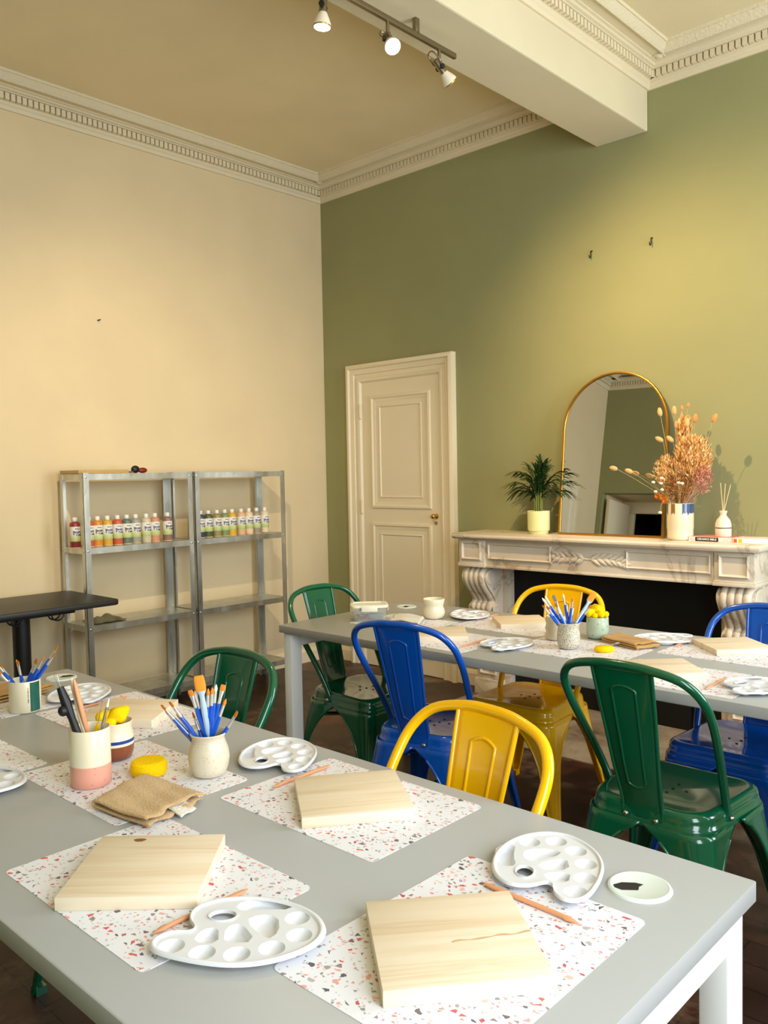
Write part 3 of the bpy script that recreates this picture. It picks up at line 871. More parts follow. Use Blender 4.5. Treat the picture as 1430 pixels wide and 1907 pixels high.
def palette_proto(name, label, group):
    mm = .001; zt = .0105
    root = thing(name, label, 'palette', (0, 0, 0), 0, group)
    out = [(p.x*mm, p.y*mm) for p in chaik([(a, b) for a, b in OUT], 2)]
    cx = sum(p[0] for p in out)/len(out); cy = sum(p[1] for p in out)/len(out)
    hole = [(a*mm, b*mm) for a, b in HOLE]
    wells = [[(x*mm+.0175*math.cos(a), y*mm+.0175*math.sin(a)) for a in [2*PI*i/28 for i in range(28)]] for x, y in WELLS]
    traps = [[(p.x*mm, p.y*mm) for p in chaik(T, 1)] for T in TRAPS]
    cu = bpy.data.curves.new('palette_plate', 'CURVE'); cu.dimensions = '2D'; cu.fill_mode = 'BOTH'
    inner = [(x+(cx-x)*.07, y+(cy-y)*.07) for x, y in out]
    for loop in [inner, hole]+wells+traps:
        sp = cu.splines.new('POLY'); sp.points.add(len(loop)-1); sp.use_cyclic_u = True
        for q, (x, y) in zip(sp.points, loop): q.co = (x, y, 0, 1)
    tmp = bpy.data.objects.new('palette_tmp', cu); COL.objects.link(tmp)
    me = bpy.data.meshes.new_from_object(tmp)
    bpy.data.objects.remove(tmp); bpy.data.curves.remove(cu)
    b = MB(); b.add([(v.co.x, v.co.y, zt) for v in me.vertices], [tuple(p.vertices) for p in me.polygons])
    bpy.data.meshes.remove(me)
    # rim: rises, rolls over and drops
    def ring(s, z): return [(x+(cx-x)*s, y+(cy-y)*s, z) for x, y in out]
    b.loft([ring(.07, zt), ring(.055, zt+.0005), ring(.045, zt+.0028), ring(.03, zt+.0034), ring(.008, zt+.003), ring(-.012, zt+.001), ring(-.018, zt-.0015)], False, False)
    def hr(s, z):
        hx = sum(p[0] for p in hole)/len(hole); hy = sum(p[1] for p in hole)/len(hole)
        return [(hx+(x-hx)*s, hy+(y-hy)*s, z) for x, y in hole]
    b.loft([hr(1.0, zt), hr(1.03, zt+.0018), hr(.93, zt+.0016), hr(.88, zt-.003)], False, False)
    o = b.build('plate', M['palette_white'], root, smooth=50)
    for w, (x, y) in zip(wells, WELLS):
        MB().lathe([(.0175, zt), (.0165, zt-.0015), (.0135, zt-.0058), (.008, zt-.0088), (0, zt-.0098)], 28, (x*mm, y*mm, 0)).build('round_well', M['palette_white'], root, smooth=70)
    for T in traps:
        tx = sum(p[0] for p in T)/len(T); ty = sum(p[1] for p in T)/len(T)
        def tr(s, z): return [(tx+(x-tx)*s, ty+(y-ty)*s, z) for x, y in T]
        MB().loft([tr(1, zt), tr(.94, zt-.001), tr(.80, zt-.0085), tr(.7, zt-.0096), tr(.02, zt-.0098)], False, False).build('mixing_well', M['palette_white'], root, smooth=60)
    return root
GP = 'white plastic paint palettes'
specs = [
 (3.666, -3.588, 171, 'white palette in the very front, beside the knotted board'),
 (3.880, -3.157, -108, 'white palette next to the cable cover at the table corner'),
 (3.158, -3.100, -91, 'white palette between the brush pot and the yellow pushed-in chair'),
 (2.306, -3.129, -86, 'white palette between the cream and green mug and the shelves'),
 (2.792, -3.612, 171, 'half seen white palette cut by the picture edge'),
 (2.377, -1.377, 80, 'white palette next to the cream waisted pot'),
 (2.854, -1.802, -142, 'white palette at the far table edge before the speckled pots'),
 (3.258, -1.367, -5, 'white palette behind the folded ochre cloth'),
 (3.742, -1.845, -170, 'white palette beyond the standing green chair, cut by the picture edge')]
proto = None
for (x, y, a, lab) in specs:
    px, py = x + (-.0044*math.cos(R(a-171)) + .0126*math.sin(R(a-171))), y + (-.0044*math.sin(R(a-171)) - .0126*math.cos(R(a-171)))
    if proto is None:
        proto = palette_proto('paint_palette', lab, GP); proto.location = (px, py, TZ+.001); proto.rotation_euler = (0, 0, R(a-17))
    else:
        dup(proto, lab, (px, py, TZ+.001), a-17)

# wooden modelling tools
def clay_tool(a, b, label, group):
    a, b = Vector((a[0], a[1], 0)), Vector((b[0], b[1], 0))
    L = (b-a).length; ang = math.atan2((b-a).y, (b-a).x)
    m = MB(); loops = []
    for u, w, h, z in ((0, .0006, .0008, .0006), (.03, .0022, .002, .001), (.10, .0062, .003, .0016), (.14, .004, .003, .0018), (.2, .0034, .0034, .002), (.75, .0036, .0036, .002), (.86, .005, .003, .002), (.95, .0046, .002, .0026), (1, .001, .001, .003)):
        loops.append([(u*L-L/2, w*math.cos(t_), z+.0018+h*math.sin(t_)) for t_ in [2*PI*i/10 for i in range(10)]])
    m.loft(loops, True, True)
    o = m.build('modelling_tool', M['orange_wood'], smooth=50, loc=((a.x+b.x)/2, (a.y+b.y)/2, TZ+.0012))
    o.rotation_euler = (0, 0, ang)
    return tag(o, label, 'clay tool', group)
GT = 'slim wooden modelling tools'
clay_tool((3.998, -3.262), (3.835, -3.258), 'orange wooden modelling tool beside the largest board', GT)
clay_tool((3.577, -3.665), (3.580, -3.505), 'orange wooden modelling tool between the knotted board and front palette', GT)
clay_tool((3.283, -3.215), (3.281, -3.058), 'orange wooden modelling tool behind the board before the yellow pushed-in chair', GT)
clay_tool((2.428, -3.20), (2.425, -3.04), 'orange wooden modelling tool peeping out behind the pink cup tools', GT)
clay_tool((2.452, -1.435), (2.455, -1.275), 'wooden modelling tool between cream pot palette and its board', GT)
clay_tool((2.746, -1.915), (2.74, -1.755), 'wooden modelling tool by the board framed by the blue chair', GT)
clay_tool((3.328, -1.455), (3.322, -1.295), 'wooden modelling tool by the board beside the fireplace blue chair', GT)
clay_tool((3.636, -1.945), (3.634, -1.785), 'wooden modelling tool behind the standing green chair', GT)

# pots and cups
def pot(name, label, cat, x, y, prof, m, mats=None, n=40):
    t_ = thing(name, label, cat, (x, y, TZ+.001))
    MB().lathe(prof, n).build('body', m, t_, smooth=60)
    return t_
def wall_in(outer, th=.004):
    """closes an outer profile into a hollow vessel"""
    inner = [(max(r-th, .001), z) for r, z in outer[::-1] if z > .008]
    return [(0, 0)] + outer + [(outer[-1][0]-th*.5, outer[-1][1]+.002)] + inner + [(0, .008)]
ppot = pot('speckled_pot', 'speckled cream bellied pot full of brushes on the foreground table', 'pot', 3.118, -3.250,
    wall_in([(.024, 0), (.034, .004), (.0405, .020), (.043, .038), (.041, .055), (.0365, .068), (.034, .076), (.0345, .082), (.039, .089)]), M['speckled_cream'])
pink = thing('tool_cup', 'tall cup, cream above and pink below, holding clay tools', 'cup', (2.974, -3.439, TZ+.001))
MB().lathe([(0, 0), (.037, 0), (.040, .003), (.0405, .045)], 40).build('pink_base', M['pink_glaze'], pink, smooth=60)
MB().lathe([(.0405, .045), (.0405, .116), (.0395, .118), (.0375, .116), (.0365, .01), (0, .008)], 40).build('cream_wall', M['cream_glaze'], pink, smooth=60)['label'] = 'cream glazed upper wall'
smug = thing('sponge_mug', 'striped mug with blue line and brown foot, behind the pink cup', 'mug', (2.868, -3.325, TZ+.001))
sp = [(.026, 0), (.035, .004), (.0395, .018), (.0405, .034)]
MB().lathe([(0, 0)]+sp, 36).build('brown_foot', M['brown_glaze'], smug, smooth=60)
MB().lathe([(.0405, .034), (.0405, .040)], 36).build('cream_band', M['cream_glaze'], smug, smooth=60)
MB().lathe([(.0406, .040), (.0404, .047)], 36).build('blue_line', M['blue_glaze'], smug, smooth=60)
MB().lathe([(.0404, .047), (.037, .062), (.0355, .072), (.0385, .084), (.037, .085), (.033, .072), (.036, .04), (.03, .01), (0, .008)], 36).build('upper_wall', M['cream_glaze'], smug, smooth=60)
def chunk(x, y, z, rx, ry, rz_, seed, label, group, m='sponge_yellow', green=False):
    rnd = random.Random(seed)
    b = MB().ellip((0, 0, 0), rx, ry, rz_, 14, 9)
    for i, v in enumerate(b.v):
        k = 1 + .10*math.sin(v[0]*190+seed)+.08*math.sin(v[1]*230+seed*2)+.05*math.sin(v[2]*260)
        b.v[i] = (v[0]*k, v[1]*k, v[2]*k)
    o = b.build('sponge_piece', M[m], smooth=70, loc=(x, y, z)); o.rotation_euler = (rnd.uniform(-.6, .6), rnd.uniform(-.6, .6), rnd.uniform(0, 6))
    return tag(o, label, 'sponge', group)
z = TZ+.085
g = 'cut sponge pieces in the striped mug'
chunk(2.872, -3.318, z+.012, .026, .022, .018, 1, 'largest yellow sponge piece in the striped mug', g)
chunk(2.852, -3.342, z+.008, .020, .016, .015, 2, 'yellow sponge piece at the mug rim beside the green one', g)
chunk(2.884, -3.344, z+.002, .014, .014, .013, 3, 'small yellow sponge piece low in the striped mug, in front', g)
chunk(2.840, -3.330, z+.016, .010, .008, .006, 4, 'tiny green sponge scrap on the yellow ones', g, 'sponge_green')
o = MB().lathe([(0, 0), (.030, .0), (.035, .003), (.0375, .009), (.038, .020), (.0365, .027), (.032, .031), (.024, .0325), (0, .032)], 36).build('round_sponge', M['sponge_yellow'], smooth=28, loc=(3.018, -3.332, TZ+.001))
tag(o, 'thick round bright yellow sponge on the middle placemat', 'sponge')
gm = thing('glazed_mug', 'straight cream mug with a dark green stripe, full of brushes', 'mug', (2.318, -3.287, TZ+.001))
MB().lathe([(0, 0), (.039, 0), (.041, .003), (.041, .083), (.040, .085), (.038, .083), (.037, .01), (0, .008)], 48).build('body', M['cream_glaze'], gm, smooth=60)
def patch(r, a0, a1, z0, z1, n=12):
    b = MB(); rows = [[(r*math.cos(a), r*math.sin(a), z) for a in [a0+(a1-a0)*i/n for i in range(n+1)]] for z in (z0, z1)]
    b.loft(rows, False, False, closed=False); return b
va = math.atan2(-4.2555+3.287, 4.58-2.318)      # towards the room side the photo was taken from
patch(.0413, va+R(18), va+R(62), .004, .082).build('green_stripe', M['green_glaze'], gm, smooth=60)
def text_mesh(txt, size, m, parent, name='lettering', bold=0.0):
    cu = bpy.data.curves.new(name, 'FONT'); cu.body = txt; cu.size = size; cu.align_x = 'CENTER'; cu.align_y = 'CENTER'; cu.resolution_u = 2; cu.offset = bold; cu.space_line = .82
    tmp = bpy.data.objects.new(name, cu); COL.objects.link(tmp)
    me = bpy.data.meshes.new_from_object(tmp); bpy.data.objects.remove(tmp); bpy.data.curves.remove(cu)
    b = MB(); b.add([tuple(v.co) for v in me.vertices], [tuple(p.vertices) for p in me.polygons]); bpy.data.meshes.remove(me)
    return b
def wrap_text(b, r, ang, zc, vertical=False):
    for i, v in enumerate(b.v):
        x, y = (v[0], v[1]) if not vertical else (v[1], -v[0])
        a = ang + x/r
        b.v[i] = (r*math.cos(a), r*math.sin(a), zc+y)
    return b
b = MB(); rnd = random.Random(4); zz = .068
for n_, w_ in ((1, .0022), (0, .0015), (7, .0012), (0, .002), (1, .0022), (5, .0012), (0, .0016), (9, .0010)):
    if n_ == 0: zz -= w_; continue
    for k in range(n_):
        s_ = len(b.v); h_ = rnd.uniform(.6, 1.0)
        b.add([(-.0016*h_, zz, 0), (.0016*h_, zz, 0), (.0016*h_, zz-w_*.8, 0), (-.0016*h_, zz-w_*.8, 0)], [(0, 1, 2, 3)]); zz -= w_*1.25
for i, v in enumerate(b.v): b.v[i] = (.0414*math.cos(va+R(11)+v[0]/.0414), .0414*math.sin(va+R(11)+v[0]/.0414), v[1])
b.build('stamped_marks', M['black_ink'], gm, smooth=0, recalc=False)
fp1 = pot('speckled_pot', 'grey speckled pot holding blue brushes on the far table', 'pot', 3.048, -1.692,
    wall_in([(.024, 0), (.034, .004), (.039, .020), (.0405, .038), (.039, .056), (.036, .070), (.0365, .080), (.040, .090)]), M['speckled_grey'])
pot('lumpy_pot', 'lumpy sandy pot half hidden behind the grey speckled pot', 'pot', 2.930, -1.585,
    wall_in([(.026, 0), (.036, .004), (.040, .018), (.034, .030), (.039, .044), (.034, .058), (.038, .072), (.035, .086)]), M['speckled_cream'])
pot('sponge_cup', 'pale sage green cup filled with yellow sponges', 'cup', 3.036, -1.466,
    wall_in([(.028, 0), (.037, .004), (.0405, .016), (.041, .045), (.040, .078)]), M['celadon'])
g = 'sponge pieces in the sage green cup'; z = TZ+.086
chunk(3.028, -1.452, z+.018, .030, .024, .020, 11, 'big square yellow sponge rising from the sage green cup', g)
p = Vector((3.036, -1.466, 0))
for k, (u, d, dz, r, lab) in enumerate(((-.030, -.006, .012, .019, 'round yellow sponge piece leaning over the cup rim, brush side'), (-.012, -.018, .0, .012, 'smallest yellow sponge piece at the cup front'), (.008, -.02, .004, .016, 'round yellow sponge piece in the middle of the cup front'), (.026, -.008, .003, .014, 'yellow sponge piece at the cup rim, ochre cloth side'))):
    q = p + RIGHT*u + DEEP*d
    chunk(q.x, q.y, z+dz, r, r*.9, r*.9, 12+k, lab, g)
o = MB().lathe([(0, 0), (.026, 0), (.033, .006), (.034, .012), (.030, .018), (0, .019)], 30).build('oval_sponge', M['sponge_yellow'], smooth=60, loc=(3.172, -1.668, TZ+.001)); o.scale = (1.0, .8, 1); o.rotation_euler = (0, 0, R(43))
tag(o, 'flat oval yellow sponge on the far table', 'sponge')
cp = pot('waisted_pot', 'glossy cream waisted pot on the far table by the door', 'pot', 2.285, -1.512,
    wall_in([(.024, 0), (.036, .004), (.045, .016), (.0475, .030), (.045, .043), (.0405, .053), (.0405, .058), (.0445, .070), (.047, .084)]), M['cream_glaze'])

# brushes
def stick_place(o, base, tip):
    d = (tip-base).normalized()
    o.location = base; o.rotation_euler = d.to_track_quat('Z', 'Y').to_euler()
def brush(base, tip, kind, label, group, roll=0):
    L = (tip-base).length
    hl = {'flat': .013, 'round': .014, 'wide': .034, 'long': .022}[kind]; fl = {'flat': .026, 'round': .024, 'wide': .018, 'long': .026}[kind]
    w = {'flat': .0055, 'round': .0034, 'wide': .0105, 'long': .0075}[kind]
    r = thing('paint_brush', label, 'paint brush', (0, 0, 0), 0, group)
    hz = L-hl-fl
    rad = .0036 if kind != 'wide' else .0055
    hm = M['bw_handle'] if kind in ('flat', 'round') else M['clear_handle']
    MB().tube([(0, 0, 0), (0, 0, hz*.15), (0, 0, hz*.6), (0, 0, hz*.85), (0, 0, hz)], [.0014, .0024, rad*1.15, rad*1.3, rad], 10).build('handle', hm, r)
    lp = []
    for z, a, c in ((hz-.002, rad, rad), (hz+fl*.5, rad*.98, rad*.95), (hz+fl, w, .0019 if kind != 'round' else w)):
        lp.append([(a*math.cos(q), c*math.sin(q), z) for q in [2*PI*i/12 for i in range(12)]])
    fm = M['ferrule'] if kind != 'wide' else M['clear_handle']
    MB().loft(lp).build('ferrule', fm, r, smooth=60)
    lp = []
    th = .0019 if kind != 'round' else w
    for u, a, c in ((0, w, th), (.4, w*1.08, th*1.1), (.8, w*(1.0 if kind != 'round' else .55), th*.6), (1, w*(.85 if kind != 'round' else .08), th*.2)):
        lp.append([(a*math.cos(q), c*math.sin(q), L-hl+hl*u) for q in [2*PI*i/12 for i in range(12)]])
    bm_ = {'flat': 'bristle', 'round': 'bristle', 'wide': 'bristle_deep', 'long': 'bristle_grey'}[kind]
    if 'white' in label: bm_ = 'bristle_white'
    MB().loft(lp).build('bristles', M[bm_], r, smooth=60)
    stick_place(r, base, tip)
    r.rotation_euler = ((tip-base).normalized().to_track_quat('Z', 'Y') @ Matrix.Rotation(roll, 3, 'Z').to_quaternion()).to_euler()
    return r
ORD = ['first', 'second', 'third', 'fourth', 'fifth', 'sixth', 'seventh', 'eighth', 'ninth', 'tenth', 'eleventh', 'twelfth', 'thirteenth']
def brush_set(px, py, rimz, scale, tips, where, group, seed):
    rnd = random.Random(seed)
    tips = sorted(tips)
    for i, (tx, ty, kind, extra) in enumerate(tips):
        u, v = tx/scale, ty/scale
        d = rnd.uniform(-.018, .018)
        c = Vector((px, py, 0))
        tip = c + RIGHT*u + DEEP*d + Vector((0, 0, rimz+v))
        k = max(-.020, min(.020, -u*.35 + rnd.uniform(-.006, .006)))
        base = c + RIGHT*k + DEEP*(-d*.6) + Vector((0, 0, TZ+.0125))
        what = {'flat': 'blue handled flat brush', 'round': 'blue handled fine round brush', 'wide': 'broad orange brush with a clear handle', 'long': 'soft grey brush'}[kind]
        lab = '%s, %s%s from the left in %s' % (what, extra, ORD[i], where)
        # local: roll so that flat faces look roughly at the camera side
        brush(base, tip, kind, lab, group, rnd.uniform(-.5, .5)+R(43))
# tip offsets from the rim centre, in units of scale per metre
ORD += ['fourteenth']
brush_set(3.118, -3.250, TZ+.088, 2443, [(-230, 160, 'flat', ''), (-222, 122, 'flat', ''), (-182, 180, 'flat', ''), (-150, 112, 'flat', ''), (-85, 105, 'flat', ''), (-80, 235, 'flat', ''), (-64, 222, 'round', 'white tipped, '), (-32, 310, 'wide', ''), (10, 238, 'round', ''), (28, 240, 'round', ''), (44, 250, 'round', 'white tipped, '), (80, 245, 'flat', ''), (90, 170, 'round', ''), (158, 118, 'flat', '')], 'the speckled cream pot', 'brushes in the speckled cream pot', 3)
brush_set(2.318, -3.287, TZ+.084, 1829, [(-150, 95, 'flat', ''), (-132, 70, 'flat', ''), (-120, 50, 'flat', ''), (-40, 100, 'flat', ''), (-28, 98, 'flat', ''), (62, 105, 'flat', ''), (74, 104, 'flat', ''), (112, 122, 'flat', ''), (158, 132, 'flat', ''), (164, 160, 'flat', '')], 'the green striped mug', 'brushes in the green striped mug', 5)
brush_set(3.048, -1.692, TZ+.088, 2700, [(-240, 245, 'round', 'white tipped, '), (-212, 262, 'round', 'white tipped, '), (-245, 180, 'flat', ''), (-200, 168, 'flat', ''), (-135, 270, 'long', ''), (-125, 200, 'flat', ''), (-48, 285, 'round', 'white tipped, '), (-10, 215, 'flat', ''), (38, 255, 'round', ''), (58, 182, 'round', ''), (255, 285, 'wide', ''), (212, 178, 'flat', '')], 'the grey speckled pot', 'brushes in the grey speckled pot', 9)

# clay tools in the pink cup
c = Vector((2.974, -3.439, 0)); rim = TZ+.117
def P_(u, v, d=0): return c + RIGHT*(u/2443) + DEEP*d + Vector((0, 0, rim+v/2443))
def stick(name, label, cat, base, tip, parts, group=None):
    r = thing(name, label, cat, (0, 0, 0), 0, group); L = (tip-base).length
    for nm, mb, m in parts(L): mb.build(nm, m, r, smooth=60)
    stick_place(r, base, tip); return r
gt_ = 'clay tools in the pink and cream cup'
bz = TZ+.012-rim
stick('ribbon_tool', 'black handled trimming tool with a knob, in the pink and cream cup', 'clay tool', c+RIGHT*.012+DEEP*-.01+Vector((0, 0, TZ+.012)), P_(-140, 250, -.012), lambda L: [
  ('handle', MB().tube([(0, 0, 0), (0, 0, L*.5), (0, 0, L*.62), (0, 0, L*.78), (0, 0, L*.93)], [.007, .008, .0075, .0105, .007], 14), M['black_metal']),
  ('knob', MB().ellip((.013, -.006, L*.72), .010, .010, .011), M['black_metal']),
  ('wire_loop', MB().tube(catmull([(0, 0, L*.92), (-.006, 0, L*1.0), (-.004, 0, L*1.06), (.004, 0, L*1.07), (.006, 0, L), (0, 0, L*.92)], 4), .0007, 6), M['bolt_steel'])], gt_)
for k, (u, v, d, bu, lab, m) in enumerate(((-92, 245, .012, .018, 'pale wooden paddle stick behind the other, in the pink and cream cup', 'pine0'), (-66, 250, -.004, .014, 'wooden paddle stick with a browner face, in the pink and cream cup', 'orange_wood'))):
    def parts(L, m=m):
        lp = []
        for f, w, h in ((0, .004, .003), (.3, .0065, .005), (.75, .0075, .0055), (.93, .0065, .0045), (1, .003, .002)):
            lp.append([(w*math.cos(q), h*math.sin(q), L*f) for q in [2*PI*i/14 for i in range(14)]])
        return [('shaft', MB().loft(lp), M[m])]
    stick('wooden_paddle', lab, 'clay tool', c+RIGHT*bu+DEEP*-d+Vector((0, 0, TZ+.012)), P_(u, v, d), parts, gt_)
stick('needle_tool', 'yellow handled needle tool in the pink and cream cup', 'clay tool', c+RIGHT*-.01+DEEP*.01+Vector((0, 0, TZ+.012)), P_(62, 135, .01), lambda L: [
  ('handle', MB().tube([(0, 0, 0), (0, 0, L*.4), (0, 0, L*.62), (0, 0, L*.7)], [.004, .005, .0048, .002], 12), M['sponge_yellow']), ('needle', MB().tube([(0, 0, L*.68), (0, 0, L)], .0007, 6), M['bolt_steel'])], gt_)
stick('steel_scriber', 'steel scribing tool with a white tip in the pink and cream cup', 'clay tool', c+RIGHT*.0+DEEP*-.012+Vector((0, 0, TZ+.012)), P_(108, 150, -.006), lambda L: [
  ('shaft', MB().tube([(0, 0, 0), (0, 0, L*.8), (0, 0, L*.92)], [.003, .003, .002], 10), M['bolt_steel']), ('tip', MB().tube([(0, 0, L*.9), (0, 0, L)], [.0028, .0012], 8), M['plastic_white'])], gt_)

# folded cloths
def folded_cloth(name, label, quad, h, m, seed, layers=2, tagq=None, wave=.004, z0=TZ+.0015):
    """quad: corners a (fold, near), b (fold, far), c (open, far), d (open, near) in plan"""
    a, b_, c_, d_ = [Vector((q[0], q[1], 0)) for q in quad]
    cen = (a+b_+c_+d_)/4
    root = thing(name, label, 'cloth', (cen.x, cen.y, z0))
    rnd = random.Random(seed); ph = [rnd.uniform(0, 6) for _ in range(8)]
    mb = MB(); gap = h/layers
    path = []
    for l in range(layers):
        zc = gap*(l+.5)
        seq = [i/14 for i in range(15)]
        if l % 2 == 0: seq = seq[::-1]
        for s in seq: path.append((s, zc))
        if l < layers-1:
            e = seq[-1]
            for k in range(1, 6):
                t_ = PI*k/6
                path.append((e + (-1 if e < .5 else 1)*.028*math.sin(t_), zc+gap*(1-math.cos(t_))/2))
    n = len(path)-1
    def fn(u, v):
        s, zc = path[min(int(round(u*n)), n)]
        p = (a+(d_-a)*s)*(1-v) + (b_+(c_-b_)*s)*v - cen
        lay = zc/h
        wob = wave*(math.sin(v*9+ph[0]+lay*2)*.5+math.sin(s*7+ph[1])*.5+math.sin(v*21+s*6+ph[2])*.35)
        edge = .006*math.sin(v*16+ph[3]+lay*5)*max(0, s-.8)*5 + .004*math.sin(s*14+ph[4])*(1 if v > .97 or v < .03 else 0)
        dr = (d_-a).normalized()
        zz = max(.0022, zc + wob*(.2+.8*lay) - .5*h*lay*max(0, abs(2*v-1)-.82)*2)
        return (p.x+dr.x*edge, p.y+dr.y*edge, zz)
    mb.grid(fn, n, 28)
    mb.build('cloth_body', M[m], root, smooth=80, solid=.0034)
    if tagq:
        u, v, w = tagq
        pt = (a+(d_-a)*u)*(1-v) + (b_+(c_-b_)*u)*v - cen
        dr = (d_-a).normalized(); dv = (b_-a).normalized()
        q = MB().grid(lambda i, j: (pt.x + dr.x*w*(i-.3)*1.2 + dv.x*w*(j-.5)*1.3, pt.y + dr.y*w*(i-.3)*1.2 + dv.y*w*(j-.5)*1.3, max(.003, h*.55*(1-i*.75))+.002*math.sin(j*6)), 8, 8)
        q.build('care_tag', M['cloth_white'], root, smooth=80, solid=.002)['label'] = 'white sewn-in tag'
    return root
folded_cloth('towel', 'tan terry towel folded on the foreground table beside the knotted board', [(3.11, -3.505), (3.055, -3.36), (3.235, -3.345), (3.268, -3.485)], .026, 'terry_tan', 4, 2, (.93, .6, .035), .004)
folded_cloth('towel', 'ochre folded cloth behind the green striped mug', [(2.20, -3.33), (2.04, -3.30), (2.04, -3.20), (2.19, -3.16)], .030, 'cloth_ochre', 8, 3, (.9, .2, .022), .004)
folded_cloth('towel', 'ochre folded cloth between the oval sponge and the far palette', [(3.245, -1.585), (3.285, -1.49), (3.11, -1.42), (3.09, -1.53)], .024, 'cloth_ochre', 15, 3, (.5, -.02, .022), .003)
folded_cloth('towel', 'cream white cloth folded beside the clear lidded box', [(2.355, -1.70), (2.27, -1.565), (2.14, -1.57), (2.22, -1.725)], .026, 'cloth_white', 21, 2, None, .005)

# clear lidded box with craft bits
M['clear_plastic'] = mat('clear plastic', (.95, .96, .95, 1), .08)
t = NT(M['clear_plastic']); tr_ = t.new('ShaderNodeBsdfTransparent'); tr_.inputs[0].default_value = (.96, .97, .95, 1); mx_ = t.new('ShaderNodeMixShader'); mx_.inputs[0].default_value = .10
t.link(tr_.outputs[0], mx_.inputs[1]); t.link(t.b.outputs[0], mx_.inputs[2]); t.link(mx_.outputs[0], t.n['Material Output'].inputs['Surface'])
M['lid_plastic'] = mat('frosted lid plastic', srgb(234, 230, 206), .35)
bx = thing('storage_box', 'clear plastic food box with a pale clip lid on the far table', 'box', (2.085, -1.705, TZ+.001), 46)
w, d, h = .150, .112, .060
lp = []
for s, z in ((.90, 0), (.93, .004), (1.0, h), (.975, h), (.91, .006), (.3, .004)):
    lp.append([(x, y, z) for x, y in rrect(w*s, d*s, .02*s, 5)])
MB().loft(lp, True, True).build('tub', M['clear_plastic'], bx, smooth=50)
lp = [[(x, y, z) for x, y in rrect(w*s, d*s, .022, 5)] for s, z in ((1.0, h-.002), (1.06, h), (1.06, h+.008), (1.02, h+.011), (.9, h+.011), (.88, h+.008), (.1, h+.008))]
MB().loft(lp, True, True).build('lid', M['lid_plastic'], bx, smooth=40)
for sx, sy in ((1, 0), (-1, 0), (0, 1), (0, -1)):
    q = MB()
    if sx: q.box(sx*w*.53-.002, sx*w*.53+.002, -.028, .028, h-.016, h+.008)
    else: q.box(-.034, .034, sy*d*.54-.002, sy*d*.54+.002, h-.016, h+.008)
    q.build('clip', M['lid_plastic'], bx, bevel=.0015)
plain('mauve', (150, 92, 132), .6); plain('steel_grey', (150, 152, 156), .4)
rnd = random.Random(2); b = MB()
for i in range(34):
    a = rnd.uniform(0, 6.28); x, y = rnd.uniform(-.050, -.004), rnd.uniform(-.036, .03); z = rnd.uniform(.006, .018); L = rnd.uniform(.006, .012)
    b.tube(catmull([(x, y, z), (x+L*math.cos(a), y+L*math.sin(a), z+.004), (x+L*math.cos(a+1), y+L*math.sin(a+1), z)], 3), .0018, 6)
b.xf(Matrix.Rotation(R(46), 4, 'Z'))
o = b.build('craft_shreds', M['mauve'], loc=(2.085, -1.705, TZ+.004)); tag(o, 'tangled mauve shreds inside the clear lidded box', 'craft bits', kind='stuff')
b = MB().box(-.030, .030, -.014, .014, 0, .022)
for k in range(9): b.box(-.028+k*.0065, -.025+k*.0065, -.016, -.012, .002, .020)
o = b.build('stamp_block', M['steel_grey'], bevel=.001, loc=(2.112, -1.690, TZ+.008)); o.rotation_euler = (0, 0, R(40)); tag(o, 'small ribbed grey block inside the clear lidded box', 'block')
# ------------------------------------------------------------------ things on the mantel shelf
MZ = 1.0
# arched mirror leaning on the wall
LEAN = math.atan2(.099, .89); MW, MHT = .612, .895
mr = thing('arched_mirror', 'arch topped mirror in a thin gold frame leaning above the fireplace', 'mirror', (2.368, -.128, MZ))
def arch(w, h, inset=0, n=40, z0=0):
    r = w/2-inset
    o = [(-r, z0+inset), (r, z0+inset)]
    zc = h-w/2
    o += [(r*math.cos(PI*i/n), zc+r*math.sin(PI*i/n)) for i in range(n+1)]
    return o
oa, ia = arch(MW, MHT), arch(MW, MHT, .011)
b = MB()
b.loft([[(x, 0.012, z) for x, z in oa], [(x, -.012, z) for x, z in oa], [(x, -.012, z) for x, z in ia], [(x, -.004, z) for x, z in ia]], False, False)
b.build('frame', M['gilt'], mr, smooth=40, bevel=.0015)
MB().prism(ia, -.004, -.002, axis='y').build('glass', M['mirror'], mr, smooth=0)
MB().prism(oa, .004, .012, axis='y').build('back_panel', M['black_metal'], mr, smooth=0)
mr.rotation_euler = (-LEAN, 0, R(MIRROR_YAW) if 'MIRROR_YAW' in globals() else 0)

# potted palm
pp = thing('potted_palm', 'small dark green palm in a ribless pale yellow pot left of the mirror', 'plant', (1.945, -.160, MZ))
pp['label'] = 'small dark green palm in a pale yellow pot beside the arched mirror'
MB().lathe([(0, 0), (.052, 0), (.054, .003), (.055, .018), (.0575, .019), (.0625, .021), (.064, .13), (.0625, .133), (.060, .131), (.058, .04), (0, .04)], 48).build('pot', M['ivory_pot2'] if 'ivory_pot2' in M else M['ivory_pot'], pp, smooth=50)
plain('soil', (50, 38, 28), .95); MB().lathe([(0, .118), (.0605, .116)], 30).build('soil', M['soil'], pp)
M['palm_leaf'] = mat('palm leaflets', srgb(38, 66, 26), .42); plain('palm_stalk', (128, 138, 58), .5)
rnd = random.Random(12)
fr = [(80, .27, .25), (260, .26, .2), (0, .28, .3), (180, .27, .35), (170, .30, 1.0), (150, .26, .8), (200, .23, 1.1), (20, .28, .9), (-15, .25, 1.1), (60, .27, .5), (105, .27, .35), (-60, .24, .7), (-110, .22, .7), (-150, .20, 1.2), (5, .19, 1.3), (185, .19, 1.4), (90, .30, .2), (-35, .29, .55)]
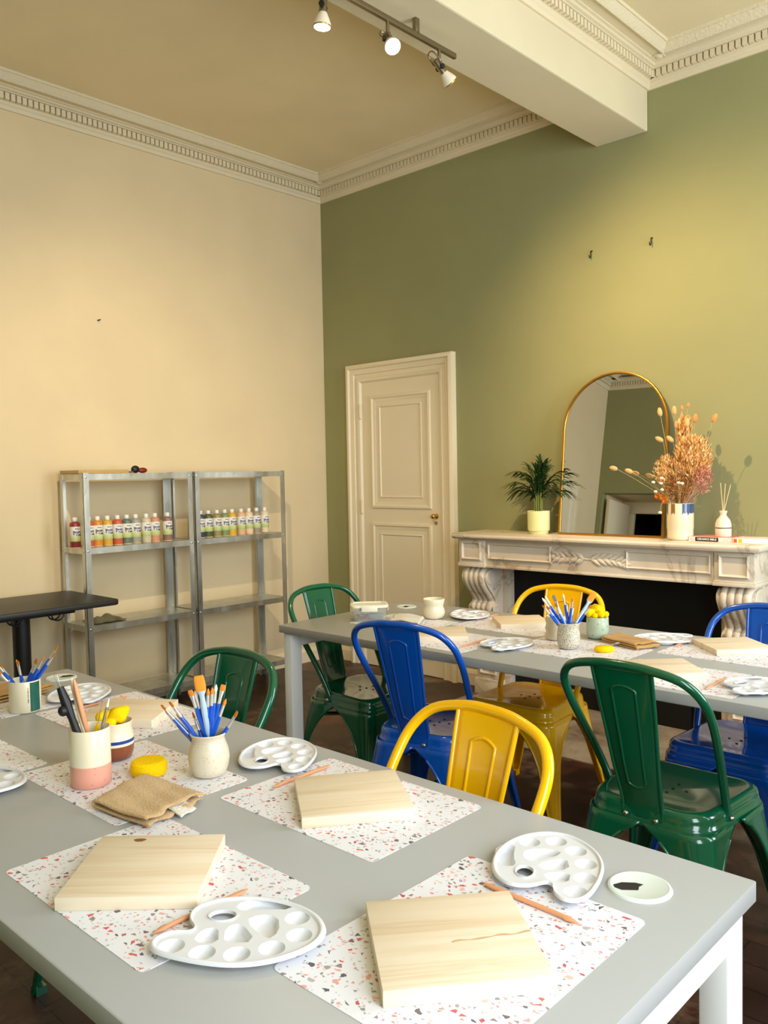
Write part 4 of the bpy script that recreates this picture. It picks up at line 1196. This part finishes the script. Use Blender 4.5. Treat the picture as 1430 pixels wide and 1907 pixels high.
for k, (az, L, bend) in enumerate(fr):
    a = R(az + rnd.uniform(-8, 8)); dx, dy = math.cos(a), math.sin(a)*.55
    r0 = rnd.uniform(.006, .03)
    pts = []
    for i in range(13):
        u = i/12
        out = r0 + L*.44*bend*max(0, u-.35)**1.6*1.7
        z = .118 + L*u*(1-.22*bend*u*u)
        pts.append(Vector((dx*out, dy*out, z)))
    f = MB().tube(pts, [.0034-.0024*i/12 for i in range(13)], 6)
    st = f.build('frond_stalk', M['palm_stalk'], pp)
    lv = MB()
    n = 7
    for i in range(n):
        u = .45+.55*i/(n-1); j = u*12; i0 = min(int(j), 11); p = pts[i0].lerp(pts[i0+1], j-i0)
        d = (pts[i0+1]-pts[i0]).normalized()
        side = d.cross(Vector((0, 0, 1))); side = side.normalized() if side.length > .01 else Vector((1, 0, 0))
        for s in ((1, -1) if i < n-1 else (1, -1, 0)):
            l = .105*(1-.3*abs(u-.7)*2)*rnd.uniform(.8, 1.2)
            dr = (d*1.25 + side*s*.42 + Vector((0, 0, .12))).normalized()
            nrm = dr.cross(side if s else Vector((0, 0, 1))).normalized() if s else side
            wv = dr.cross(Vector((0, 0, 1))).normalized() if dr.cross(Vector((0, 0, 1))).length > .05 else side
            row = []
            for q in range(7):
                t_ = q/6; w = .0088*math.sin(PI*min(1, .12+t_*.88))**.7
                c = p + dr*l*t_ + Vector((dx*.02*t_*t_, 0, -.066*t_*t_*(.45+bend*.6)))
                row.append([tuple(c-wv*w), tuple(c+Vector((0, 0, .0022))), tuple(c+wv*w)])
            for q, rw in enumerate(row):
                for vi, v in enumerate(rw):
                    lim = .145 if v[0] < .07 else .012
                    if v[1] > lim: rw[vi] = (v[0], lim, v[2])
            lv.loft(row, False, False, closed=False)
    lv.build('leaflets', M['palm_leaf'], st, smooth=60, recalc=False)

# vase with drip glaze
VX, VY = 2.786, -.175
vs = thing('flower_vase', 'cream vase with dripping blue glaze at its rim, holding dried flowers', 'vase', (VX, VY, MZ))
plain('vase_cream', (238, 222, 190), .35, coat=.15)
prof = [(0, 0), (.052, 0), (.058, .004)]
for k in range(4): prof += [(.0632, .012+.011*k), (.0622, .0185+.011*k)]
prof += [(.0645, .06), (.0648, .182), (.0635, .185), (.061, .183), (.058, .02), (0, .015)]
MB().lathe(prof, 56).build('body', M['vase_cream'], vs, smooth=50)
cam_a = math.atan2(-4.2555-VY, 4.58-VX)
b = MB(); r = .0651; rnd = random.Random(3)
def drip(a0, a1, n, zlo, zhi):
    top, bot = [], []
    for i in range(n+1):
        a = a0+(a1-a0)*i/n
        top.append((r*math.cos(a), r*math.sin(a), .1835)); z = zlo + (zhi-zlo)*abs(math.sin(i*1.25)) + rnd.uniform(-.004, .004)
        bot.append((r*math.cos(a), r*math.sin(a), z))
    b.loft([bot, top], False, False, closed=False)
drip(cam_a+R(8), cam_a+R(92), 16, .128, .140)
drip(cam_a-R(92), cam_a-R(62), 8, .105, .15)
drip(cam_a-R(180), cam_a-R(120), 10, .12, .15)
M['drip_blue'] = mat('drip blue glaze', None, .25, coat=.3); t = NT(M['drip_blue']); vv = t.coord('Object', (60, 60, 3)); t.color(t.ramp(t.noise(vv, 2, 3), [(.35, srgb(40, 62, 104)), (.65, srgb(92, 116, 150))]))
b.build('blue_drips', M['drip_blue'], vs, smooth=60)
b = MB()
drip(cam_a-R(42), cam_a-R(22), 6, .128, .14)
plain('drip_brown', (150, 110, 66), .3); b.build('brown_drip', M['drip_brown'], vs, smooth=60)

# dried flowers
plain('straw', (206, 150, 82), .8); plain('straw_dark', (160, 104, 52), .8); plain('bunny_tail', (226, 178, 112), .95, sheen=.4); plain('bunny_tail_orange', (222, 150, 78), .95, sheen=.4)
plain('dry_pink', (206, 128, 112), .85); plain('dry_orange', (206, 120, 34), .8); plain('button_white', (244, 228, 208), .8); plain('stalk', (196, 176, 116), .7)
RIM = Vector((VX, VY, MZ+.18))
heads = [(2.446, 1.366, 75, 'bunny tail grass reaching farthest across the mirror'), (2.53, 1.35, 70, 'bunny tail grass second farthest across the mirror'), (2.701, 1.644, 10, 'bunny tail grass crossing the mirror frame high up'), (2.748, 1.652, 5, 'bunny tail grass just right of the mirror frame'),
 (2.789, 1.661, 6, 'small orange bunny tail above the dried bouquet'), (2.817, 1.672, -14, 'topmost small orange bunny tail above the bouquet'), (2.857, 1.605, -4, 'fluffy bunny tail leaning over the oats, wall side'), (2.969, 1.598, -28, 'lone orange bunny tail leaning far out over the diffuser'),
 (2.688, 1.508, 62, 'pale bunny tail lying across the gold mirror frame'), (2.74, 1.507, 48, 'pale bunny tail bending beside the gold mirror frame'), (2.831, 1.584, -6, 'bunny tail in the upright middle tuft, diffuser side'), (2.804, 1.582, -2, 'bunny tail in the upright middle tuft, at its centre'), (2.765, 1.578, 4, 'bunny tail in the upright middle tuft, mirror side'),
 (2.722, 1.39, 50, 'bunny tail low against the dried oats, mirror side'), (2.807, 1.50, -8, 'bunny tail rising directly from the oats'), (2.774, 1.54, 8, 'bunny tail below the upright middle tuft')]
rnd = random.Random(6)
for k, (x, z, tilt, lab) in enumerate(heads):
    y = VY + rnd.uniform(-.035, .04); 
    if x < 2.74: y = VY - rnd.uniform(.02, .05)
    T = Vector((x, y, z)); base = Vector((VX+rnd.uniform(-.03, .03), VY+rnd.uniform(-.03, .03), MZ+.02))
    t_ = thing('bunny_tail_grass', lab, 'dried flower', tuple(base), 0, 'bunny tail grasses in the cream vase')
    rel = T-base; a = R(tilt); dr = Vector((-math.sin(a), 0, math.cos(a)))
    hl = .046 if k not in (4, 5) else .026
    wk = 1.3 if k not in (4, 5) else .85
    p0 = rel - dr*hl*.5
    exitp = Vector((max(-.05, min(.05, rel.x*.25)), 0, .165))
    pts = catmull([(0, 0, 0), exitp, exitp.lerp(p0, .55)+Vector((0, 0, .02 if abs(tilt) < 60 else .01)), p0], 6)
    MB().tube(pts, .0010, 5).build('stem', M['stalk'], t_)
    h = MB().tube([p0+dr*hl*q for q in (0, .1, .3, .55, .8, .95, 1.0)], [q*wk for q in (.002, .0065, .0092, .0095, .0075, .004, .001)], 10)
    s0 = random.Random(k)
    for q in range(46):
        u = s0.uniform(.05, .95); an = s0.uniform(0, 6.28); sd = dr.orthogonal().normalized(); sd = sd*math.cos(an)+dr.cross(sd)*math.sin(an)
        c = p0+dr*hl*u; rr = .009*wk*math.sin(PI*min(1, .15+u*.8)); e = c+sd*(rr+.004)+dr*.007
        wv = sd.cross(dr)*.0006
        h.add([tuple(c+sd*rr*.8-wv), tuple(c+sd*rr*.8+wv), tuple(e)], [(0, 1, 2)])
    h.build('seed_head', M['bunny_tail_orange'] if k in (4, 5, 7, 6) else M['bunny_tail'], t_, smooth=70, recalc=False)
def spray(name, label, cat, m, centre, rx, ry, rz, n, size, seed, ang=1.0, stems=14):
    rnd = random.Random(seed); b = MB(); c0 = Vector(centre)
    for i in range(n):
        while True:
            q = Vector((rnd.uniform(-1, 1), rnd.uniform(-1, 1), rnd.uniform(-1, 1)))
            if q.length < 1: break
        p = c0 + Vector((q.x*rx, q.y*ry, q.z*rz))
        if p.y > -.02: p.y = -.02 - rnd.random()*.03
        d = (p - RIM + Vector((rnd.uniform(-1, 1), rnd.uniform(-1, 1), rnd.uniform(-1, 1)))*.12*ang).normalized()
        L = size*rnd.uniform(.6, 1.25); w = L*.16
        s = d.orthogonal().normalized(); an = rnd.uniform(0, 6.28); s = s*math.cos(an)+d.cross(s)*math.sin(an); n2 = d.cross(s)
        bend = s*L*rnd.uniform(-.3, .3)
        b.add([tuple(p), tuple(p+d*L*.45+s*w+bend*.3), tuple(p+d*L*.45-s*w+bend*.3), tuple(p+d*L*.45+n2*w*.7+bend*.3), tuple(p+d*L+bend)], [(0, 1, 3), (0, 3, 2), (1, 4, 3), (3, 4, 2), (0, 2, 1), (1, 2, 4)])
    for i in range(stems):
        e = c0 + Vector((rnd.uniform(-.8, .8)*rx, rnd.uniform(-.8, .8)*ry, rnd.uniform(-.3, .8)*rz))
        s = Vector((VX+rnd.uniform(-.035, .035), VY+rnd.uniform(-.035, .035), MZ+.03))
        b.tube([s, RIM.lerp(Vector((e.x, e.y, RIM.z)), .25), e], .0011, 5)
    o = b.build(name, m, smooth=0, recalc=False)
    return tag(o, label, cat, 'dried bunches in the cream vase', 'stuff')
M['oat'] = mat('dried oats', None, .8); t = NT(M['oat']); oi = t.new('ShaderNodeNewGeometry'); t.color(t.ramp(oi.outputs['Random Per Island'], [(0, srgb(180, 116, 56)), (.3, srgb(226, 166, 92)), (.7, srgb(242, 200, 132)), (1, srgb(250, 222, 164))]))
M['pinkdry'] = mat('dried pink statice', None, .85); t = NT(M['pinkdry']); oi = t.new('ShaderNodeNewGeometry'); t.color(t.ramp(oi.outputs['Random Per Island'], [(0, srgb(176, 100, 84)), (.5, srgb(214, 136, 122)), (1, srgb(236, 186, 160))]))
M['browndry'] = mat('dried brown filler', None, .85); t = NT(M['browndry']); oi = t.new('ShaderNodeNewGeometry'); t.color(t.ramp(oi.outputs['Random Per Island'], [(0, srgb(112, 68, 32)), (.5, srgb(170, 112, 58)), (1, srgb(214, 160, 98))]))
spray('oat_bunch', 'golden dried oat bunch billowing from the cream vase', 'dried flowers', M['oat'], (2.845, -.165, 1.40), .090, .075, .115, 2300, .024, 1, 1.0, 24)
spray('wheat_tuft', 'upright fluffy straw tuft at the back of the bouquet', 'dried flowers', M['oat'], (2.795, -.15, 1.535), .038, .03, .075, 260, .034, 2, .3, 8)
spray('oat_bunch', 'dried oats leaning over the gold mirror frame', 'dried flowers', M['oat'], (2.725, -.19, 1.345), .065, .05, .075, 480, .022, 3, 1.0, 10)
spray('statice_bunch', 'dusty pink dried sprig low on the wall side of the bouquet', 'dried flowers', M['pinkdry'], (2.905, -.19, 1.305), .048, .05, .075, 520, .016, 4, 1.4, 10)
spray('filler_bunch', 'brown dried filler stems crowding the vase mouth', 'dried flowers', M['browndry'], (2.785, -.185, 1.265), .070, .065, .070, 700, .018, 5, 1.2, 30)
for k, (x, z, lab) in enumerate(((2.724, 1.311, 'white dried button flower, highest near the mirror'), (2.721, 1.285, 'white dried button flower just under the highest one'), (2.812, 1.287, 'white dried button flower of the middle pair, mirror side'), (2.830, 1.284, 'white dried button flower of the middle pair, diffuser side'), (2.727, 1.253, 'white dried button flower above the orange bloom'), (2.681, 1.291, 'white dried button flower farthest over the mirror'), (2.693, 1.244, 'white dried button flower nearest the orange bloom, mirror side'), (2.716, 1.139, 'white dried button flower hanging below the vase rim'))):
    y = VY-.078; base = Vector((VX-.02, VY-.03, MZ+.05))
    t_ = thing('button_flower', lab, 'dried flower', (x, y, z), 0, 'white button flowers in the bouquet')
    rm = RIM - Vector((x, y, z)) + Vector((-.03 if x < VX else .01, -.035, .0)); low = base-Vector((x, y, z))
    MB().lathe([(0, .008), (.005, .0075), (.0095, .003), (.010, 0), (.007, -.004), (.002, -.006), (0, -.006)], 14).build('bloom', M['button_white'], t_, smooth=60)
    pts = [(0, 0, -.005), tuple(rm), tuple(low)] if z > 1.2 else catmull([(0, 0, -.004), (.01, -.002, .045), tuple(rm+Vector((-.012, 0, .012))), tuple(low)], 4)
    MB().tube(pts, .0009, 5).build('stem', M['stalk'], t_)
fl = thing('strawflower', 'orange dried bloom spilling over the vase rim, mirror side', 'dried flower', (2.722, VY-.060, 1.215))
for k in range(3):
    b = MB(); rnd = random.Random(k+30); ox, oz = ((0, 0), (-.026, .008), (.012, -.014))[k]
    for ring_, (n_, l_, up) in enumerate(((12, .022, .2), (9, .016, .7), (6, .010, 1.2))):
        for i in range(n_):
            a = 2*PI*i/n_+ring_*.3; d = Vector((math.cos(a), -up*.6, math.sin(a))).normalized(); s = Vector((-math.sin(a), 0, math.cos(a)))
            c = Vector((ox, -.004*ring_, oz))
            b.add([tuple(c), tuple(c+d*l_*.6+s*.0045), tuple(c+d*l_), tuple(c+d*l_*.6-s*.0045)], [(0, 1, 2, 3)])
    b.build('bloom', M['dry_orange'], fl, smooth=0, recalc=False)
MB().tube([(0, 0, 0), (.035, .03, -.02), (.04, .03, -.15)], .0012, 5).build('stem', M['stalk'], fl)

# books and reed diffuser
plain('page_white', (240, 234, 224), .7); plain('cover_pink', (232, 150, 140), .4); plain('cover_black', (34, 26, 28), .4); plain('orange_patch', (226, 86, 34), .5); plain('yellow_patch', (244, 178, 30), .5); plain('spine_white', (238, 228, 222), .45); plain('grey_pattern', (150, 140, 140), .5)
def book(name, label, loc, rz, w, d, h, spine, cover):
    t_ = thing(name, label, 'book', loc, rz, 'books under the diffuser')
    MB().box(0, w, .003, d-.004, .002, h-.002).build('pages', M['page_white'], t_, smooth=0)
    b = MB().box(-.001, w+.001, 0, d, 0, .002).box(-.001, w+.001, 0, d, h-.002, h).box(-.001, w+.001, -.0015, .002, 0, h)
    b.build('cover', M[cover], t_, smooth=0)
    sp_ = MB().box(-.001, w+.001, -.0022, -.0014, 0.0005, h-.0005).build('spine', M[spine], t_, smooth=0)
    return t_, sp_
def marks(parent, rects, m, y, name):
    b = MB()
    for (x0, x1, z0, z1) in rects: b.box(x0, x1, y-.0003, y, z0, z1)
    return b.build(name, M[m], parent, smooth=0)
bk, sp_ = book('book', 'book with CERAMICS BIBLE on its dark spine, lying on the mantel', (2.838, -.205, MZ), -1, .218, .150, .0225, 'spine_white', 'cover_pink')
marks(sp_, [(.038, .152, .0008, .0205)], 'cover_black', -.0022, 'title_panel')
marks(sp_, [(.0, .006, 0, .022)], 'cover_pink', -.0023, 'end_band')
rnd = random.Random(8); rc = []
for k in range(46):
    x = rnd.choice((rnd.uniform(.012, .030), rnd.uniform(.160, .208))); z = rnd.uniform(.002, .019); rc.append((x, x+.0022, z, z+.0012))
marks(sp_, rc, 'grey_pattern', -.0022, 'ornament')
tb = text_mesh('CERAMICS BIBLE', .0135, None, None, bold=.0004)
for i, v in enumerate(tb.v): tb.v[i] = (.095+v[0]*.98, -.0027, .0108+v[1])
tb.build('title', M['page_white'], sp_, smooth=0, recalc=False)
bk2, sp2 = book('book', 'white spined book with orange and yellow blocks, at the mantel end', (3.062, -.215, MZ), 14, .150, .13, .021, 'page_white', 'spine_white')
marks(sp2, [(.002, .018, .001, .019)], 'orange_patch', -.0022, 'orange_block'); marks(sp2, [(.024, .040, .001, .019)], 'yellow_patch', -.0022, 'yellow_block')
plain('cream_stone', (238, 222, 200), .5)
df = thing('reed_diffuser', 'cream bottle diffuser with a dark line standing on the books', 'diffuser', (2.995, -.160, MZ+.0228))
MB().lathe([(0, 0), (.034, 0), (.037, .003), (.0375, .045), (.0365, .064), (.031, .082), (.020, .096), (.0145, .104), (.014, .112), (.018, .120), (.0185, .125), (.016, .127), (.011, .122), (.010, .06), (0, .055)], 40).build('bottle', M['cream_stone'], df, smooth=50)
MB().lathe([(.0376, .0415), (.0378, .0428), (.0378, .0446), (.0374, .046)], 40).build('dark_line', M['black_ink'], df, smooth=60)
plain('reed', (232, 202, 152), .7)
for k, (dx, lab) in enumerate(((-.012, 'reed stick leaning toward the bouquet in the diffuser'), (.010, 'middle reed stick in the diffuser'), (.034, 'reed stick leaning away from the bouquet in the diffuser'))):
    o = MB().tube([(-dx*.35, .004*(k-1), .058), (dx*.1, .002*(k-1), .127), (dx, .004*(k-1), .262-.004*k)], .0018, 8).build('reed_stick', M['reed'], loc=(2.995, -.160, MZ+.0228)); tag(o, lab, 'reed', 'reeds in the diffuser')

# ------------------------------------------------------------------ things on the steel shelves
SX = .235; SZ = .9885
def bottle(y, col, name_, label, first):
    t_ = thing('paint_bottle', label, 'paint bottle', (SX, y, SZ+.0045), 0, 'glaze bottles on the shelves')
    m = M.get('paint_'+name_) or plain('paint_'+name_, tuple(c*.84+.16*(sum(col)/3+18) for c in col), .34, coat=.15)
    r = .0265
    MB().lathe([(0, 0), (r-.002, 0), (r, .003), (r, .112), (r-.001, .120), (r-.005, .127), (.013, .131), (.0115, .133)], 28).build('body', m, t_, smooth=50)
    MB().lathe([(.0115, .131), (.0125, .132), (.0122, .151), (.010, .153), (0, .153)], 20).build('cap', M['plastic_white'], t_, smooth=50)
    t_.scale = (1.06, 1.06, 1.06)
    return t_
plain('label_green', (150, 172, 96), .6); plain('label_purple', (74, 62, 132), .6); plain('label_dark', (48, 40, 52), .6)
M['bottle_label'] = mat('bottle label', None, .55); t = NT(M['bottle_label']); cc = t.new('ShaderNodeTexCoord'); sx_ = t.new('ShaderNodeSeparateXYZ'); t.link(cc.outputs['Object'], sx_.inputs[0])
nz = t.noise(cc.outputs['Object'], 60, 3); hz = t.math('ADD', sx_.outputs['Z'], t.math('MULTIPLY', t.math('SUBTRACT', nz, .5), .018))
t.color(t.ramp(t.math('MULTIPLY', hz, 8), [(.24, srgb(170, 186, 118)), (.42, srgb(206, 210, 150)), (.56, srgb(232, 228, 214)), (.9, srgb(238, 232, 222))]))
def add_label(t_, ink):
    l = patch(.0267, -R(170), R(170), .030, .106, 28).build('paper_label', M['bottle_label'], t_, smooth=60)
    b = text_mesh('Stroke', .0165, None, None, bold=.0009); wrap_text(b, .0269, R(-3), .078)
    b2 = text_mesh('& Coat', .0165, None, None, bold=.0009); wrap_text(b2, .0269, R(2), .064); b.add(b2.v, b2.f)
    b.build('label_words', M[ink], l, smooth=0, recalc=False)
    b = text_mesh('mayco', .0075, None, None, bold=.0003); wrap_text(b, .0269, R(4), .095); 
    b3 = MB().lathe([(0, .0), (.0026, 0)], 12); wrap_text(b3, .0269, R(-22), .095); b.add([(p[0], p[1], p[2]) for p in b3.v], b3.f)
    b.build('maker_words', M['label_dark'], l, smooth=0, recalc=False)
    return l
left = [(-2.089, (150, 44, 46), 'dark_red', 'dark red glaze bottle partly behind the shelf post', 'label_purple'), (-2.01, (206, 86, 66), 'coral', 'coral red glaze bottle beside the shelf post', 'label_purple'), (-1.958, (226, 138, 30), 'orange', 'orange glaze bottle on the shelf', 'label_dark'), (-1.899, (222, 168, 48), 'amber', 'amber glaze bottle between the orange and the vermilion ones', 'label_purple'), (-1.837, (214, 84, 52), 'vermilion', 'vermilion glaze bottle next to the grey-green one', 'label_purple'),
 (-1.779, (98, 118, 100), 'teal_grey', 'grey-green glaze bottle in the middle of its row', 'label_dark'), (-1.723, (158, 156, 138), 'grey', 'plain grey glaze bottle on the shelf', 'label_purple'), (-1.655, (206, 194, 160), 'bone', 'bone coloured glaze bottle between grey and salmon', 'label_purple'), (-1.597, (218, 142, 104), 'salmon', 'salmon glaze bottle before the rear shelf post', 'label_purple'), (-1.513, (150, 104, 96), 'mauve_brown', 'mauve brown glaze bottle standing apart from its row', 'label_dark')]
right = [(-1.281, (52, 66, 104), 'navy', 'navy glaze bottle heading its row', 'label_purple'), (-1.223, (82, 92, 52), 'moss', 'dark moss green glaze bottle', 'label_purple'), (-1.158, (158, 138, 84), 'khaki', 'khaki brown glaze bottle between two green ones', 'label_purple'), (-1.099, (126, 146, 88), 'leaf', 'leaf green glaze bottle next to the bright yellow one', 'label_purple'), (-1.043, (234, 176, 28), 'yellow', 'bright yellow glaze bottle', 'label_purple'), (-.971, (230, 178, 126), 'peach', 'peach glaze bottle right after the bright yellow one', 'label_purple'), (-.909, (238, 204, 160), 'pale_peach', 'pale peach glaze bottle beside the taupe one', 'label_purple'), (-.847, (160, 146, 120), 'taupe', 'taupe grey glaze bottle', 'label_purple'), (-.78, (232, 206, 168), 'cream', 'cream glaze bottle at the corner end of its row', 'label_purple')]
lab0 = None; cap0 = None
for k, (y, col, nm, lb, ink) in enumerate(left+right):
    t_ = bottle(y, col, nm, lb, k == 0)
    if lab0 is None or ink not in lab0:
        lab0 = lab0 or {}; lab0[ink] = add_label(t_, ink)
    else: copy_tree(lab0[ink], t_)
    if k < len(left)+8:
        o = MB().lathe([(0, 0), (.019, 0), (.020, .001), (.020, .003), (.019, .004), (0, .004)], 20).build('sample_disc', M['clay_tile'], loc=(SX+.003, y, SZ)); o.scale = (1.35, 1.3, 1)
        tag(o, 'round clay sample tile under the %s' % lb.replace(' on the shelf', ''), 'sample tile', 'round sample tiles under the bottles')
o = MB().prism(rrect(.22, .30, .006, 3), 0, .020).build('cork_slab', M['cork'], bevel=.002, loc=(.200, -1.945, 1.391)); tag(o, 'flat tan cork slab on top of the shelf unit behind the black table', 'board')
cl = thing('clamp_tool', 'small black and dark red hand clamp lying on the shelf top', 'tool', (.23, -1.745, 1.391))
plain('dark_red', (120, 26, 28), .4)
MB().ellip((0, .035, .022), .018, .026, .022).build('black_grip', M['black_metal'], cl); MB().ellip((.006, .078, .016), .016, .030, .016).build('red_grip', M['dark_red'], cl)
MB().tube([(0, .02, .008), (.0, -.03, .007), (.006, -.07, .006)], .006, 8).build('jaw', M['bolt_steel'], cl)
# crumpled olive cloth
rnd = random.Random(5)
def crump(u, v):
    x, y = (u-.5)*.15, (v-.5)*.19
    rr = max(0, 1-(abs(2*u-1)**3+abs(2*v-1)**3))
    z = .004 + .034*rr**.6*(.65+.35*math.sin(u*11+v*5))*(.75+.25*math.cos(v*13-u*4))
    return (x+.006*math.sin(v*17), y+.006*math.sin(u*15), z)
o = MB().grid(crump, 26, 30).build('crumpled_cloth', M['cloth_olive'], smooth=80, solid=.003, loc=(.215, -1.925, .5635)); tag(o, 'crumpled olive green cloth on the lower metal shelf', 'cloth')

# ------------------------------------------------------------------ spotlight track under the beam
TX, TZ2 = 2.40, 3.070
tk = thing('track_rail', 'brushed metal light rail fixed under the ceiling beam', 'light rail', (TX, -2.10, TZ2))
MB().box(-.008, .008, -.95, .645, -.011, .011).build('rail', M['steel_track'], tk, bevel=.003)
for y in (.40, -.45):
    MB().box(-.009, .009, y-.012, y+.012, .009, .063).build('ceiling_stem', M['steel_track'], tk, bevel=.002)
def spot(x, y, aim, label, power, size, blend, col, dz=0.0):
    t_ = thing('spotlight', label, 'spotlight', (x, y, TZ2-.011), 0, 'spotlights on the rail')
    piv = Vector((0, 0, -.062))
    d = (Vector(aim) - (Vector((x, y, TZ2-.011))+piv)).normalized()
    MB().tube([(0, 0, 0), (0, 0, -.045)], .007, 10).build('drop_arm', M['steel_track'], t_)
    MB().obox(piv+Vector((0, 0, .004)), (.011, 0, 0), (0, .006, 0), (0, 0, .018)).build('swivel', M['steel_track'], t_, bevel=.002)
    q = d.to_track_quat('Z', 'Y').to_matrix().to_4x4(); Mx = Matrix.Translation(piv) @ q
    MB().lathe([(0, -.030), (.010, -.030), (.0135, -.026), (.0135, .022), (.015, .026), (.015, .034)], 20).xf(Mx).build('lamp_holder', M['steel_track'], t_, smooth=50)
    MB().tube(catmull([(.014, 0, .0), (.024, 0, -.02), (.018, 0, -.056), (0, 0, -.064), (-.018, 0, -.056), (-.024, 0, -.02), (-.014, 0, 0)], 5), .0028, 8).xf(Mx).build('wire_loop', M['steel_track'], t_)
    for s in (-1, 1): MB().lathe([(0, .008), (.010, .007), (.011, 0)], 12).xf(Mx @ Matrix.Translation((s*.013, 0, .006)) @ Matrix.Rotation(R(90*s), 4, 'Y')).build('thumb_screw', M['black_metal'], t_)
    MB().lathe([(.015, .030), (.017, .034), (.024, .050), (.0295, .064), (.031, .072), (.031, .078), (.0285, .079)], 28).xf(Mx).build('reflector_bulb', M['lamp_white'], t_, smooth=60)
    MB().lathe([(.0312, .0745), (.0318, .076), (.0312, .0785)], 28).xf(Mx).build('bulb_ring', M['gilt'], t_)
    MB().lathe([(0, .0800), (.020, .0798), (.0288, .0785)], 28).xf(Mx).build('lit_face', M['lamp_on'], t_, smooth=60)
    L = bpy.data.lights.new('spot_bulb', 'SPOT'); L.energy = power; L.spot_size = R(size); L.spot_blend = blend; L.shadow_soft_size = .016; L.color = col
    lo = bpy.data.objects.new('spot_bulb', L); COL.objects.link(lo); lo.parent = t_
    lo.location = piv + d*.086; lo.rotation_euler = d.to_track_quat('-Z', 'Y').to_euler()
    return t_
WARM = (1, .70, .36)
spot(2.40, -1.56, AIM_C, 'spotlight at the rail end, tilted toward the arched mirror', P_C, 108, 1.0, WARM)
spot(2.40, -1.865, AIM_B, 'glowing spotlight facing the room, in the middle of the visible rail', P_B, 80, .9, WARM)
spot(2.40, -2.195, AIM_A, 'spotlight pointing down, nearest the upper picture edge', P_A, 80, 1.0, WARM)
spot(2.40, -2.75, AIM_D, 'spotlight on the rail beyond the upper picture edge', P_D, 84, 1.0, (1, .82, .56))

# daylight through the two windows: sky plus area lights lying in the openings
w = bpy.data.worlds.new('daylight'); S.world = w; w.use_nodes = True
bg = w.node_tree.nodes['Background']; sky = w.node_tree.nodes.new('ShaderNodeTexSky'); sky.sky_type = 'NISHITA'; sky.sun_disc = False; sky.sun_elevation = R(38); sky.sun_rotation = R(200)
w.node_tree.links.new(sky.outputs[0], bg.inputs['Color']); bg.inputs['Strength'].default_value = .15
for (a, c), pw in zip(wins, (P_W1, P_W2)):
    L = bpy.data.lights.new('window_daylight', 'AREA'); L.shape = 'RECTANGLE'; L.size = c-a-.1; L.size_y = z1w-z0w; L.energy = pw; L.color = (.84, .93, 1)
    o = bpy.data.objects.new('window_daylight', L); COL.objects.link(o)
    o.location = (RX-.005, (a+c)/2, (z0w+z1w)/2); o.rotation_euler = (R(90), 0, R(90))

# ------------------------------------------------------------------ camera
cd = bpy.data.cameras.new('camera'); cam = bpy.data.objects.new('camera', cd); COL.objects.link(cam)
cd.sensor_fit = 'HORIZONTAL'; cd.sensor_width = 36; cd.lens = 39.296; cd.clip_start = .05
r_ = Vector((0.7291954449, 0.6840417925, -0.0189955054)); d_ = Vector((0.0173094117, -0.0461877163, -0.9987827988)); f_ = Vector((-0.6840865350, 0.7279790663, -0.0455202333))
m3 = Matrix((r_, -d_, -f_)).transposed()
cam.matrix_world = Matrix.Translation((4.58036, -4.25555, 1.36)) @ m3.to_4x4()
S.camera = cam
vs_ = S.view_settings; vs_.view_transform = 'Standard'; vs_.look = 'None'; vs_.gamma = 1; vs_.use_curve_mapping = False; vs_.exposure = EXPO
S.cycles.max_bounces = 10; S.cycles.diffuse_bounces = 5; S.cycles.glossy_bounces = 5; S.cycles.transmission_bounces = 8
S.cycles.sample_clamp_indirect = 6; S.cycles.use_denoising = True
